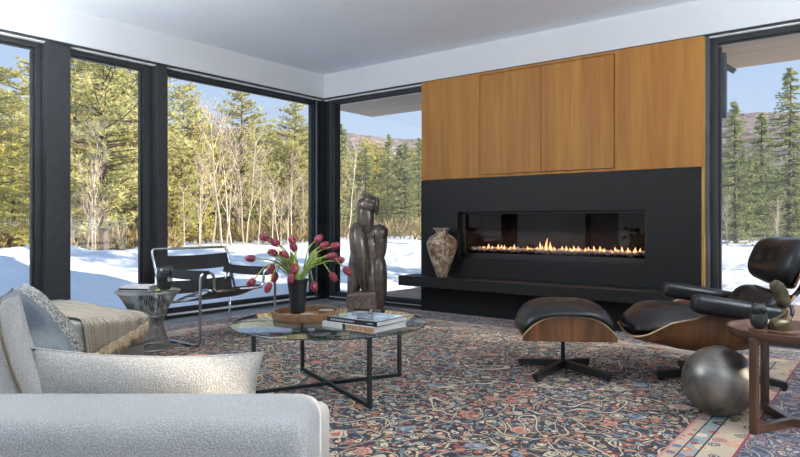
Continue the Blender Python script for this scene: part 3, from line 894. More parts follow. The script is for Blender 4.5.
# ================================================================== WIRE SIDE TABLE
pl = thing('wire_side_table', 'round side table with an hourglass base of vertical metal wires', 'side table', (-4.64, 2.716, RG))
b = BM()
def pr_(z):
    t = z/.44
    return .112 + .066*max(0, 1-t*2.1)**1.6 + .118*max(0, (t-.40)/.6)**1.7
for k in range(76):
    a = 2*PI*k/76
    tube(b, [(pr_(z)*math.cos(a+.5*z), pr_(z)*math.sin(a+.5*z), z) for z in [i*.44/12 for i in range(13)]], .0026, 4)
for k in range(60):
    a = 2*PI*k/60
    tube(b, [((pr_(z)*.93)*math.cos(a-.6*z), (pr_(z)*.93)*math.sin(a-.6*z), z) for z in [i*.44/10 for i in range(11)]], .0022, 4)
obj('wire_cage', b, M_['wire'], pl)
b = BM()
for z in (.003, .06, .17, .26, .437):
    tube(b, [(pr_(z)*1.0*math.cos(2*PI*k/48), pr_(z)*math.sin(2*PI*k/48), z) for k in range(49)], .0042, 6)
obj('ring', b, M_['wire'], pl, smooth=True)
b = BM(); lathe(b, [(.232, .441), (.238, .444), (.238, .449), (.232, .452)], 64); obj('top', b, M_['table_glass'], pl, auto=30)
b = BM(); lathe(b, [(.2385, .440), (.241, .440), (.241, .453), (.2385, .453)], 64, cap=False); obj('rim', b, M_['wire'], pl, auto=30)
PZ = RG+.452
book('book', 'lower pale book lying on the wire side table', (-4.80, 2.56, PZ), R(28), .25, .17, .02, M_['bookwhite'], M_['bookblack'], 'books on the wire side table')
book('book', 'upper grey-white book lying on the wire side table', (-4.785, 2.57, PZ+.02), R(30), .235, .16, .017, M_['bookwhite'], M_['bookwhite'], 'books on the wire side table')
tg = thing('tumbler', 'smoky dark glass tumbler holding a pale liquid on the wire side table', 'glass', (-4.53, 2.79, PZ))
b = BM(); lathe(b, [(.028, 0), (.040, .004), (.054, .030), (.060, .065), (.060, .12), (.057, .188), (.054, .188), (.057, .12), (.057, .065), (.051, .032), (.036, .010), (.004, .008)], 40); obj('bowl', b, M_['tumbler'], tg, smooth=True)
b = BM(); lathe(b, [(.036, .011), (.051, .037), (.056, .062), (.056, .064)], 40); obj('liquid', b, plain('pale_amber_liquid', srgb(120, 112, 100), .2), tg, auto=40)
b = BM(); blob(b, (0, 0, .011), (.026, .017, .011), nz=.2); o = obj('lime_wedge', b, M_['lime'], smooth=True); o.location = (-4.475, 2.70, PZ); tag(o, 'small yellow-green wedge beside the smoky tumbler', 'lime wedge')

# ================================================================== TAUPE CHAISE AND THROW
cs = thing('chaise', 'low taupe velvet chaise in front of the left windows, partly under a throw', 'chaise', (-4.9, 1.8, RG))
def soft_box(bm, x0, x1, y0, y1, z0, z1, rad, bulge=.01, n=16):
    """rounded upholstered box with slightly crowned faces"""
    vs = box(bm, x0, x1, y0, y1, z0, z1, rad, seg=5)
    return vs
b = BM(); soft_box(b, -.70, .70, -.70, .70, .118, .335, .045); obj('cushion', b, M_['taupe'], cs, auto=50)
b = BM(); box(b, -.66, .655, -.66, .66, 0, .118, .012); obj('base', b, M_['taupe'], cs, auto=40)

th = thing('throw_blanket', 'woven cream and grey throw with long fringe draped over the taupe chaise', 'blanket', (-4.9, 1.8, RG+.335))
def throw_pt(u, v, off=0):
    vy = v
    y0_ = .23-.14*(1-u)
    y = y0_ + (.64-y0_)*v        # local y
    top_len = 1.18; drop = .175*(1-v)**.9+.035
    sdist = u*(top_len+drop)
    xs = -.46; xe = .705
    z = .008 + off
    if sdist <= top_len:
        x = xs + (xe-xs)*sdist/top_len
        edge = max(0, (x-(xe-.06))/.06)
        z -= .03*edge**2
    else:
        x = xe + .014 + off; z = -.022 - (sdist-top_len) + off*.2
        x += .006*math.sin(v*26)
    z += .006*math.sin(u*9+v*13)*(.5 if u < .85 else 0) + .004*math.sin(v*40+u*5)
    if z > 0: z = max(z, .004+off)
    return Vector((x, y, z))
b = BM(); uvl = b.loops.layers.uv.new('UVMap')
def throw_sheet(b, v0, v1, off, nu=70, nv=36, u1=1.0):
    G = [[b.verts.new(throw_pt(u1*i/nu, v0+(v1-v0)*j/nv, off)) for j in range(nv+1)] for i in range(nu+1)]
    for i in range(nu):
        for j in range(nv):
            f = b.faces.new((G[i][j], G[i+1][j], G[i+1][j+1], G[i][j+1])); f.smooth = True
            for l, (uu, vv) in zip(f.loops, ((i, j), (i+1, j), (i+1, j+1), (i, j+1))):
                l[uvl].uv = (v0+(v1-v0)*vv/nv, u1*uu/nu)
throw_sheet(b, 0, 1, 0)
throw_sheet(b, -.04, .30, .012, u1=.985)
o = obj('cloth', b, M_['throw'], th, smooth=True)
sm = o.modifiers.new('Solidify', 'SOLIDIFY'); sm.thickness = .005; sm.offset = 0
random.seed(5)
b = BM()
for k in range(96):
    v = (k+.5)/96
    p = throw_pt(1.0, v, .004); l = random.uniform(.06, .095)
    dx_, dy_ = random.uniform(-.002, .012), random.uniform(-.012, .006)
    tube(b, [p+Vector((0, 0, .01)), p+Vector((dx_*.5+.004, dy_*.5, -l*.5)), p+Vector((dx_+.004, dy_, -l))], [.0040, .0046, .0028], 5)
fo = obj('fringe', b, M_['fringe'], th, smooth=True); fo['label'] = 'long cream knotted fringe'

# ================================================================== PALE SOFA
sf = thing('sofa', 'pale oatmeal fabric sofa seen from behind across the lower left', 'sofa', tuple(cam_pt(-1.4, 1.56, RG)), R(38.06))
def sb(name, r0, r1, d0, d1, z0, z1, rad, seg=5, m='sofa', par=sf):
    q = BM(); box(q, r0+1.4, r1+1.4, d0-1.56, d1-1.56, z0-RG, z1-RG, rad, seg=seg)
    return obj(name, q, M_[m], par, auto=60)
def soften(o, amp, fr):
    pass
# backrest : grid-built so that the upholstery sags a little
b = BM(); box(b, -2.9+1.4, -.205+1.4, 1.40-1.56, 1.70-1.56, .06, .541, .05, seg=6)
obj('backrest', b, M_['sofa'], sf, auto=60)
b = BM(); box(b, -2.85+1.4, -.25+1.4, 1.44-1.56, 1.72-1.56, 0, .075, .008); obj('plinth', b, M_['taupe'], sf)
sb('seat', -2.9, -.26, 1.705, 2.38, .10, .34, .04)
sb('seat', -2.9, -1.80, 2.385, 3.22, .10, .34, .04)
sb('armrest', -2.9, -2.3, 1.705, 3.22, .335, .56, .05)

def pillow(name, label, w, h, t, pos, right, up, m, group=None, pinch=.06, seed=0, cord=None, seam=None, sag=0):
    right = Vector(right).normalized(); up = Vector(up).normalized()
    up = (up-right*up.dot(right)).normalized(); nrm = right.cross(up)
    r = thing(name, label, 'pillow', (0, 0, 0), 0, group)
    Mx = Matrix.Translation(pos) @ Matrix((right, up, nrm)).transposed().to_4x4()
    r.matrix_world = Mx
    b = BM(); N = 28
    def P(i, j, s):
        u, v = -1+2*i/N, -1+2*j/N
        # pinch the sides between the corners
        x = u*w/2*(1-pinch*(1-v*v)); y = v*h/2*(1-pinch*(1-u*u)*(1 if v < 0 else 1+sag*3))
        th_ = (max(0, 1-abs(u)**2.6)*max(0, 1-abs(v)**2.6))**.48
        nz = 1+.16*noise.noise(Vector((u*2.2+seed*5, v*2.2, seed*3+s)))
        wr = .05*noise.noise(Vector((u*5+seed*5, v*5, seed*9+s)))
        return Vector((x, y, s*t/2*th_*(nz+wr)))
    ed = {}
    grids = []
    for s in (1, -1):
        G = []
        for i in range(N+1):
            row = []
            for j in range(N+1):
                if i in (0, N) or j in (0, N):
                    if (i, j) not in ed: ed[(i, j)] = b.verts.new(P(i, j, 1))
                    row.append(ed[(i, j)])
                else: row.append(b.verts.new(P(i, j, s)))
            G.append(row)
        for i in range(N):
            for j in range(N):
                q = (G[i][j], G[i+1][j], G[i+1][j+1], G[i][j+1])
                b.faces.new(q if s > 0 else q[::-1])
    obj('cover', b, M_[m], r, smooth=True)
    b = BM()
    ring = [P(i, 0, 1) for i in range(N)] + [P(N, j, 1) for j in range(N)] + [P(N-i, N, 1) for i in range(N)] + [P(0, N-j, 1) for j in range(N)]
    tube(b, ring+[ring[0]], .003, 6)
    obj('piping', b, M_[cord or m], r, smooth=True)
    if seam:
        b = BM(); i = int(N*seam)
        for s in (-1, 1):
            tube(b, [P(i, j, s)+Vector((0, 0, s*.002)) for j in range(N+1)], .005, 6)
        obj('seam_cord', b, M_['seamcord'], r, smooth=True)['label'] = 'raised tan seam cord'
    return r
Rt = Vector((CA, SA, 0)); Dp = Vector((-SA, CA, 0)); Up = Vector((0, 0, 1))
pillow('pillow', 'long cream lumbar pillow leaning inside the pale sofa back', .66, .335, .15, cam_pt(-.722, 1.83, .472), Rt*1+Up*-.02, Up+Dp*-.16, 'lumbar', 'pillows on the sofa', pinch=.085, seed=1, sag=.15)
pillow('pillow', 'light grey linen pillow with a tan vertical seam cord', .42, .40, .15, cam_pt(-1.41, 2.10, .515), Rt+Up*.27+Dp*.12, Up+Rt*-.27-Dp*.12, 'seampil', 'pillows on the sofa', pinch=.05, seed=2, seam=.86)
pillow('pillow', 'slate blue-grey pillow between the seamed one and the speckled one', .42, .44, .13, cam_pt(-1.475, 2.60, .535), Dp*-1+Rt*.42, Up*.78-Rt*.60, 'bluegrey', 'pillows on the sofa', pinch=.05, seed=3)
pillow('pillow', 'black and white speckled tweed pillow, farthest of the leaning row', .42, .44, .12, cam_pt(-1.655, 3.0, .525), Dp*-1+Rt*.42, Up*.76-Rt*.64, 'speckle', 'pillows on the sofa', pinch=.05, seed=4)

# ================================================================== SCULPTURE
sc = thing('abstract_sculpture', 'tall dark bronze abstract sculpture of rounded interlocking forms by the corner window', 'sculpture', (-4.73, 5.44, 0), R(38.06))
def lens(b, x, z, rx, rz, ry=.1, y=0, tilt=0, pw=1.0, taper=0, top=0):
    res = bmesh.ops.create_icosphere(b, subdivisions=4, radius=1)
    for v in res['verts']:
        c = v.co.copy()
        k = 1 + taper*c.z
        c = Vector((math.copysign(abs(c.x)**pw, c.x)*rx*k, math.copysign(abs(c.y)**pw, c.y)*ry*k, math.copysign(abs(c.z)**pw, c.z)*rz))
        v.co = Matrix.Rotation(tilt, 3, 'Y') @ c + Vector((x, y, z))
b = BM()
lens(b, .0, 1.185, .115, .095, .10, pw=.8)
lens(b, .035, 1.235, .10, .07, .10, tilt=R(25), pw=.85)
lens(b, .105, 1.18, .034, .105, .075, pw=.85, taper=.15)
lens(b, -.02, 1.03, .098, .24, .09, pw=.75)
obj('head', b, M_['bronze'], sc, auto=80)
b = BM()
lens(b, .02, .62, .135, .36, .13, y=.03, pw=.85)
lens(b, .135, .86, .10, .115, .095, pw=.85, tilt=R(12))
lens(b, .135, .72, .088, .22, .085, pw=.9, taper=.38)
lens(b, .075, .85, .03, .14, .105, tilt=R(-8))
obj('torso', b, M_['bronze'], sc, auto=80)
b = BM()
lens(b, -.065, .60, .115, .40, .13, y=-.035, tilt=R(-8), pw=.9, taper=.12)
lens(b, -.145, .42, .078, .36, .10, y=.02, pw=.9, tilt=R(3), taper=-.1)
lens(b, -.02, .38, .03, .34, .15, y=-.04, tilt=R(-4))
obj('arm', b, M_['bronze'], sc, auto=80)
b = BM()
lens(b, .135, .32, .092, .315, .12, y=.0, pw=.8, taper=.06)
lens(b, .04, .30, .09, .33, .12, pw=.85)
obj('leg', b, M_['bronze'], sc, auto=80)
b = BM()
box(b, -.225, .125, -.25, .08, 0, .225, .03, seg=3)
for v in b.verts:
    if v.co.z > .15: v.co.z += .09*(v.co.x+.05) ; v.co.x *= .96
obj('base_block', b, M_['bronze_rough'], sc, auto=50)['label'] = 'rough unpolished base block'

# ================================================================== OTTOMAN
ot = thing('ottoman', 'black leather ottoman with a striped wood shell on a dark four-star base', 'ottoman', (-1.725, 3.93, RG), R(33))
def dome(x): return .402-.125*abs(x/.285)**3.2
b = BM()
def osh(u, v):
    # v runs across: side skirt, top, side skirt
    W = .255
    x = (u-.5)*.57
    if v < .2: y, k = -W, 1-v/.2
    elif v > .8: y, k = W, (v-.8)/.2
    else:
        y, k = -W + (v-.2)/.6*2*W, 0
    zt = dome(x); zb = .252
    return (x*(1 if k == 0 else 1), y, zt + (zb-zt)*k)
sheet(b, osh, 28, 20, .011)
obj('shell', b, M_['rosewood'], ot, auto=35)
b = BM()
for s in (-1, 1):
    tube(b, [((u-.5)*.575, s*.258, dome((u-.5)*.57)+.003) for u in [i/30 for i in range(31)]], .0042, 6)
obj('shell_edge', b, M_['plyedge'], ot, smooth=True)['label'] = 'pale plywood edge line'
b = BM()
def cush(bm, a, c, zlo, zhi, N=36, pw=3.2, dim=None, rimf=.16):
    ed = {}
    for s in (1, -1):
        G = []
        for i in range(N+1):
            row = []
            for j in range(N+1):
                # square-to-round warp
                u, v = -1+2*i/N, -1+2*j/N
                uu = u*math.sqrt(max(0, 1-v*v*.22)); vv = v*math.sqrt(max(0, 1-u*u*.22))
                x, y = uu*a, vv*c
                e = (max(0, 1-abs(u)**pw)*max(0, 1-abs(v)**pw))**.5
                lo, hi = zlo(x, y), zhi(x, y)
                rim = lo + (hi-lo)*rimf
                z = rim + ((hi-rim) if s > 0 else (lo-rim))*e
                if dim and s > 0:
                    for (dx, dy, dr, dz) in dim: z -= dz*math.exp(-((x-dx)**2+(y-dy)**2)/dr**2)
                z += .003*noise.noise(Vector((x*14, y*14, 0)))*e if s > 0 else 0
                key = (i, j)
                if i in (0, N) or j in (0, N):
                    if key not in ed: ed[key] = bm.verts.new((x, y, z))
                    row.append(ed[key])
                else: row.append(bm.verts.new((x, y, z)))
            G.append(row)
        for i in range(N):
            for j in range(N):
                q = (G[i][j], G[i+1][j], G[i+1][j+1], G[i][j+1]); bm.faces.new(q if s > 0 else q[::-1])
cush(b, .313, .285, lambda x, y: dome(max(-.285, min(.285, x)))+.004, lambda x, y: .487-.05*abs(x/.325)**3-.02*abs(y/.28)**3,
     dim=[(-.08, -.04, .03, .012), (.10, -.04, .03, .012), (0, .08, .03, .012)])
obj('cushion', b, M_['leather'], ot, smooth=True)
b = BM(); lathe(b, [(.013, .06), (.013, .31)], 16); lathe(b, [(.055, .295), (.055, .325)], 20); lathe(b, [(.022, .05), (.026, .06), (.026, .075), (.016, .085)], 20); obj('column', b, M_['blackmetal'], ot, auto=40)
for k, a in enumerate((-129, -39, 51, 141)):
    b = BM(); a = R(a)
    c, s = math.cos(a), math.sin(a)
    P0 = Vector((0, 0, .066)); P1 = Vector((.33*c, .33*s, .032)); n_ = Vector((-s, c, 0))
    vs = []
    for (p, w, h) in ((P0, .021, .05), (P1, .018, .034)):
        for (i, j) in ((-1, -1), (1, -1), (1, 1), (-1, 1)): vs.append(b.verts.new(p + n_*w*i + Up*(h/1*j*.5 + (0 if j < 0 else 0))))
    for f in ((0,1,2,3), (7,6,5,4), (0,4,5,1), (1,5,6,2), (2,6,7,3), (3,7,4,0)): b.faces.new([vs[i] for i in f])
    lathe(b, [(.010, 0), (.012, .003), (.012, .010), (.006, .012), (.006, .02)], 14, (.315*c, .315*s, 0))
    obj('leg', b, M_['blackmetal'], ot)

# ================================================================== LOUNGE CHAIR
lc = thing('lounge_chair', 'black leather lounge chair with curved wood shells by the right window', 'lounge chair', (-.875, 4.333, RG), R(207))
def interp(tbl, x):
    tbl = sorted(tbl)
    if x <= tbl[0][0]: return tbl[0][1]
    for (a, p), (c, q) in zip(tbl, tbl[1:]):
        if x <= c:
            t = (x-a)/(c-a); return p+(q-p)*t
    return tbl[-1][1]
TOPZ = [(.56, .305), (.52, .31), (.48, .325), (.44, .35), (.35, .400), (.27, .418), (.22, .43), (.18, .448), (.13, .468), (.08, .472), (.03, .46), (-.01, .43), (-.05, .385), (-.14, .38), (-.24, .40)]
BOTZ = [(.56, .302), (.53, .288), (.48, .278), (.4, .268), (.3, .245), (.2, .233), (.05, .235), (-.1, .26), (-.24, .32)]
b = BM()
def seatshell(u, v):
    x = .56 - .80*u
    w = (v-.5)*2; aw = abs(w)
    zb, zt = interp(BOTZ, x), interp(TOPZ, x)
    k = max(0, (aw-.62)/.38)
    y = math.copysign(min(aw/.80, 1)*.335 + (.02*k), w)
    z = zb + (zt-zb)*(max(0, (aw-.70)/.30))**1.0 
    y *= 1-.22*(max(0, (x-.40)/.16))**2
    if aw < .7: z = zb - .012*(1-(aw/.7)**2)
    return (x, y, z)
sheet(b, seatshell, 44, 30, .012)
obj('seat_shell', b, M_['rosewood'], lc, auto=45)
b = BM()
for s in (0, 1):
    tube(b, [Vector(seatshell(i/60*.80, s)) + Vector((0, (.0 if s else 0), .003)) for i in range(61)], .0055, 6)
tube(b, [seatshell(0, i/24) for i in range(25)], .006, 6)
obj('shell_edge', b, M_['plyedge'], lc, smooth=True)['label'] = 'pale plywood edge line'
b = BM()
q = BM()
cush(b, .39, .33, lambda x, y: interp(BOTZ, x+.19)+.012 + .08*max(0, abs(y)/.315-.6), lambda x, y: interp([(-.4, .44), (-.1, .455), (.15, .495), (.28, .50), (.39, .46)], x) - .025*abs(y/.31)**3, N=36,
     dim=[(.12, -.1, .035, .014), (.12, .1, .035, .014)])
bmesh.ops.translate(b, vec=(.19, 0, 0), verts=b.verts)
obj('seat_cushion', b, M_['leather'], lc, smooth=True)
def slab_cushion(name, xc, zc, tilt, w, h, t, m, parent, dim=None, pw=3.0, bow=.04, N=30):
    """a cushion standing up: local a across (y), b along its height, tilted back"""
    q = BM()
    cush(q, h/2, w/2, lambda x, y: -t*.35 - bow*(y/(w/2))**2*-1, lambda x, y: t*.65 + bow*(y/(w/2))**2, N=N, dim=dim, pw=pw)
    Mx = Matrix.Translation((xc, 0, zc)) @ Matrix.Rotation(-tilt, 4, 'Y')
    bmesh.ops.transform(q, matrix=Mx, verts=q.verts)
    return obj(name, q, m, parent, smooth=True)
# tilt: rotate the pad (its x axis = height) up ; angle measured from horizontal, leaning back
def back_pad(name, x0, z0, x1, z1, w, t, m, **k):
    L_ = math.hypot(x1-x0, z1-z0); a = math.atan2(z1-z0, x1-x0)
    q = BM()
    bow = k.get('bow', .04)
    cush(q, L_/2, w/2, lambda x, y: -t*.3+bow*(y/(w/2))**2, lambda x, y: t*.7+bow*(y/(w/2))**2, N=30, dim=k.get('dim'), pw=k.get('pw', 3.0))
    # local x -> along (x1-x0, z1-z0), local z -> facing forward
    ax = Vector(((x1-x0)/L_, 0, (z1-z0)/L_)); nz = Vector((ax.z, 0, -ax.x)); ay = nz.cross(ax)
    Mx = Matrix.Translation(((x0+x1)/2, 0, (z0+z1)/2)) @ Matrix((ax, ay, nz)).transposed().to_4x4()
    bmesh.ops.transform(q, matrix=Mx, verts=q.verts)
    return obj(name, q, m, lc, smooth=True)
def back_shell(name, x0, z0, x1, z1, w, off, bow=.045, th_=.012):
    L_ = math.hypot(x1-x0, z1-z0)
    ax = Vector(((x1-x0)/L_, 0, (z1-z0)/L_)); nz = Vector((ax.z, 0, -ax.x)); ay = nz.cross(ax)
    Mx = Matrix.Translation(((x0+x1)/2, 0, (z0+z1)/2)) @ Matrix((ax, ay, nz)).transposed().to_4x4()
    def f(u, v):
        a, c = (u-.5)*2, (v-.5)*2
        aa = a*math.sqrt(max(0, 1-c*c*.18)); cc = c*math.sqrt(max(0, 1-a*a*.18))
        return Mx @ Vector((aa*L_/2, cc*w/2, off + (bow+.03)*cc*cc))
    q = BM(); sheet(q, f, 20, 24, th_)
    return obj(name, q, M_['rosewood'], lc, auto=50)
back_pad('back_cushion', -.12, .36, -.29, .575, .66, .12, M_['leather'], dim=[(0, -.1, .035, .014), (0, .1, .035, .014)])
back_shell('back_shell', -.14, .33, -.32, .585, .70, -.055)
back_pad('headrest_cushion', -.295, .61, -.41, .895, .69, .13, M_['leather'], dim=[(0, -.1, .035, .014), (0, .1, .035, .014)], pw=3.6)
back_shell('headrest_shell', -.305, .61, -.42, .895, .71, -.05)
for s in (-1, 1):
    b = BM(); tube(b, catmull([(-.30, .16*s, .50), (-.385, .16*s, .58), (-.43, .16*s, .68), (-.45, .16*s, .80)], 6), .013, 8, flat=1.8); obj('bracket', b, M_['blackmetal'], lc, smooth=True)
for s in (-1, 1):
    b = BM(); box(b, -.24, .24, -.056, .056, -.062, .046, .036, seg=6)
    bmesh.ops.transform(b, matrix=Matrix.Translation((.015, .385*s, .502)) @ Matrix.Rotation(R(-8.5), 4, 'Y'), verts=b.verts)
    obj('armrest', b, M_['leather'], lc, auto=50)
    b = BM(); tube(b, catmull([(-.10, .36*s, .36), (-.20, .375*s, .40), (-.27, .37*s, .47), (-.28, .34*s, .52)], 5), .012, 8); obj('arm_bracket', b, M_['blackmetal'], lc, smooth=True)
b = BM(); lathe(b, [(.02, .05), (.02, .245)], 16, (0, 0, 0)); lathe(b, [(.09, .215), (.09, .235)], 24); lathe(b, [(.03, .045), (.034, .06), (.034, .08), (.02, .09)], 20)
obj('column', b, M_['blackmetal'], lc, auto=40)
for a in (141, 213, 285, 357, 69):
    b = BM(); a = R(a-207)
    c, s = math.cos(a), math.sin(a)
    P0 = Vector((0, 0, .072)); P1 = Vector((.37*c, .37*s, .034)); n_ = Vector((-s, c, 0)); vs = []
    for (p, w, h) in ((P0, .024, .06), (P1, .02, .036)):
        for (i, j) in ((-1, -1), (1, -1), (1, 1), (-1, 1)): vs.append(b.verts.new(p + n_*w*i + Up*h*j*.5))
    for f in ((0,1,2,3), (7,6,5,4), (0,4,5,1), (1,5,6,2), (2,6,7,3), (3,7,4,0)): b.faces.new([vs[i] for i in f])
    lathe(b, [(.012, 0), (.014, .003), (.014, .012), (.007, .014), (.007, .022)], 14, (.352*c, .352*s, 0))
    obj('leg', b, M_['blackmetal'], lc)

# ================================================================== SPHERE
b = BM()
bmesh.ops.create_uvsphere(b, u_segments=64, v_segments=40, radius=1)
for v in b.verts: v.co = Vector((v.co.x*.176, v.co.y*.176, v.co.z*.176+.176))
lathe(b, [(.035, .348), (.034, .3535), (.0005, .354)], 24, cap=False)
o = obj('metal_sphere', b, M_['sphere'], auto=60); o.location = (-.722, 3.565, RG); tag(o, 'large burnished grey metal ball on the rug beside the walnut table', 'ball')

# ================================================================== WALNUT TABLE
wt = thing('walnut_side_table', 'round walnut tray table on three flat legs, beside the metal ball', 'side table', (-.405, 3.60, RG))
b = BM(); lathe(b, [(.235, .425), (.258, .428), (.276, .440), (.284, .465), (.284, .474), (.275, .476), (.269, .468), (.261, .452), (.25, .4485)], 72); obj('tray_top', b, M_['walnut'], wt, auto=45)
for a in (243, 123, 3):
    a = R(a); b = BM(); box(b, -.012, .012, -.019, .019, 0, .445, .003, M=Matrix.Translation((.272*math.cos(a), .272*math.sin(a), 0)) @ Matrix.Rotation(a, 4, 'Z'))
    obj('leg', b, M_['walnutz'], wt)
    b = BM(); bar(b, (0, 0, .02), (.262*math.cos(a), .262*math.sin(a), .02), .034, .036); obj('stretcher', b, M_['walnut'], wt)
WZ = RG+.4485
ow = thing('owl_figurine', 'small dark carved stone figure on a round base on the walnut table', 'figurine', (-.530, 3.49, WZ), R(20))
b = BM(); lathe(b, [(.044, 0), (.046, .003), (.046, .022), (.042, .025)], 36); obj('base', b, M_['walnutz'], ow, auto=40)
b = BM(); lens(b, 0, .065, .033, .046, .028, pw=.8); lens(b, 0, .115, .034, .030, .028, pw=.75); lens(b, -.016, .118, .015, .017, .012, y=-.021); lens(b, .016, .118, .015, .017, .012, y=-.021)
lens(b, -.027, .07, .012, .036, .02); lens(b, .027, .07, .012, .036, .02); lens(b, -.019, .138, .009, .012, .01); lens(b, .019, .138, .009, .012, .01)
obj('body', b, M_['darkstone'], ow, auto=80)
pb = thing('blade_sculpture', 'twisted brass blade sculpture on a round wooden base on the walnut table', 'sculpture', (-.440, 3.525, WZ), R(38))
b = BM(); lathe(b, [(.072, 0), (.075, .003), (.075, .020), (.070, .023)], 40); obj('base', b, M_['walnutz'], pb, auto=40)
b = BM()
def blade(u, v):
    z = .018 + .245*u
    w = interp([(0, .050), (.10, .056), (.22, .046), (.36, .016), (.45, .015), (.58, .034), (.78, .042), (.92, .034), (1.0, .006)], u)
    cx = interp([(0, -.006), (.2, -.004), (.38, .022), (.5, .02), (.7, -.004), (.9, -.022), (1, -.026)], u)
    tw = interp([(0, -25), (.25, -10), (.40, 60), (.5, 130), (.6, 165), (1, 180)], u)
    s = (v-.5)*2
    return (cx + s*w*math.cos(R(tw)), s*w*math.sin(R(tw))*.8 - .012*(1-s*s), z)
sheet(b, blade, 48, 12, .006)
lens(b, 0, .045, .047, .034, .03, pw=.85)
obj('blade', b, M_['brass'], pb, smooth=True)
#PART4
# ================================================================== OUTDOORS
def sstep(a, b_, x):
    t = max(0, min(1, (x-a)/(b_-a))); return t*t*(3-2*t)
def ground(x, y):
    z = -.34
    z += .58*math.exp(-((x+15.5)/4.2)**2)*(1-sstep(9.5, 15, y))
    z += .20*math.exp(-((x+7)/3)**2)*(1-sstep(8, 12, y))
    z += .30*math.exp(-((y-11.5)/2.2)**2)*sstep(-7, -4, x)
    z += .012*max(0, x+6)*sstep(14, 45, y)*.9
    n = noise.noise(Vector((x*.35, y*.35, 1.3)))*.22 + noise.noise(Vector((x*.9, y*.9, 4)))*.26*(1 if x < -7 and y < 13 else .3) + abs(noise.noise(Vector((x*2.1, y*2.1, 7))))*.10*(1 if x < -7 else .3)
    dd = math.hypot(x, y)
    z += n*(1 if dd < 40 else .6)
    if -6.1 < x < 8 and y < 9.3: z = min(z, -.34) - .1
    if dd > 60: z += (dd-60)*.01
    return z
def axis_pts(lo, hi, near0, near1, fine, coarse):
    out = []; v = lo
    while v < hi:
        out.append(v); v += fine if near0 <= v < near1 else coarse
    return out + [hi]
b = BM()
xs = axis_pts(-150, 110, -26, 6, .3, 4); ys = axis_pts(-60, 200, -6, 26, .3, 4)
G = [[b.verts.new((x, y, ground(x, y))) for y in ys] for x in xs]
for i in range(len(xs)-1):
    for j in range(len(ys)-1): b.faces.new((G[i][j], G[i+1][j], G[i+1][j+1], G[i][j+1]))
struct('ground', b, M_['snow'], smooth=True)

# wooded ridge
b = BM()
def ridge(u, v):
    a = R(178) - R(176)*u              # azimuth sweep
    d = 230 + 190*v
    az = a
    h = (sstep(0, 1, v))*(58 + 12*noise.noise(Vector((u*7, 2, 0))) - 16*sstep(.40, .60, u) + 10*sstep(.3, .42, u)) + 2.5*noise.noise(Vector((u*40, v*8, 3)))*v + 1.2*noise.noise(Vector((u*400, v*80, 9)))*v
    return Vector((math.cos(az)*d, math.sin(az)*d, -3+h*1.0))
sheet(b, ridge, 420, 50)
o = struct('hill', b, M_['hill'])

# ---- tree prototypes (mesh data), height 10 m each
def tufts(bm, p, dr, n, ln, w, rnd, mi=1, spread=.8):
    for _ in range(n):
        d = (dr + Vector((rnd.uniform(-1, 1), rnd.uniform(-1, 1), rnd.uniform(-.7, .9)))*spread).normalized()
        s = d.cross(Vector((rnd.uniform(-1, 1), rnd.uniform(-1, 1), rnd.uniform(-1, 1)))).normalized()*w*.5
        l = ln*rnd.uniform(.6, 1.2)
        a = bm.verts.new(p - s); c = bm.verts.new(p + s); e = bm.verts.new(p + d*l + s*.4); 
        bm.faces.new((a, c, e)).material_index = mi
def conifer(name, seed, H=10, R0=2.0, kind='pine', n_lev=26, crown0=.15):
    rnd = random.Random(seed)
    tr = BM(); fo = BM()
    lean = Vector((rnd.uniform(-.02, .02), rnd.uniform(-.02, .02), 1))
    tube(tr, [lean*(H*t) for t in (0, .25, .5, .75, 1)], [H*.016, H*.013, H*.009, H*.005, H*.001], 6)
    for i in range(n_lev):
        t = crown0 + (1-crown0)*(i/n_lev)**.95
        z = H*t
        if kind == 'pine':
            shape = R0*(math.sin(PI*min(1, (1-t)*.80+.10))**.8)*rnd.uniform(.55, 1.15)
            nb = rnd.randint(5, 7); rise = .25
        else:
            shape = R0*(1-t)**.85*rnd.uniform(.8, 1.1)+.08
            nb = rnd.randint(6, 8); rise = -.22
        for k in range(nb):
            a = rnd.uniform(0, 2*PI); L_ = shape*rnd.uniform(.6, 1.1)
            d0 = Vector((math.cos(a), math.sin(a), rise*rnd.uniform(.2, 1.4)))
            base = lean*(z+rnd.uniform(-.15, .15))
            pts = [base, base+d0*L_*.5 - Vector((0, 0, .02*L_)), base+d0*L_+Vector((0, 0, (.10 if kind != 'pine' else .05)*L_))]
            tube(tr, pts, [.03, .02, .008], 3, cap=False)
            m = max(3, int(L_/ (.21 if kind == 'pine' else .17)))
            for j in range(m):
                f = (j+.8)/m
                if f < .22: continue
                p = pts[0]*(1-f)**2 + pts[1]*2*f*(1-f) + pts[2]*f*f
                lat = Vector((-math.sin(a), math.cos(a), 0))*rnd.uniform(-1, 1)*L_*.26*(1-f*.4)
                if kind == 'pine': tufts(fo, p+lat+Vector((0, 0, rnd.uniform(-.05, .1))), d0*.5+Vector((0, 0, .2)), 24, .23, .045, rnd, spread=1.0)
                else: tufts(fo, p+lat, d0*.7+Vector((0, 0, -.2)), 12, .20, .045, rnd, spread=.8)
    return tr, fo
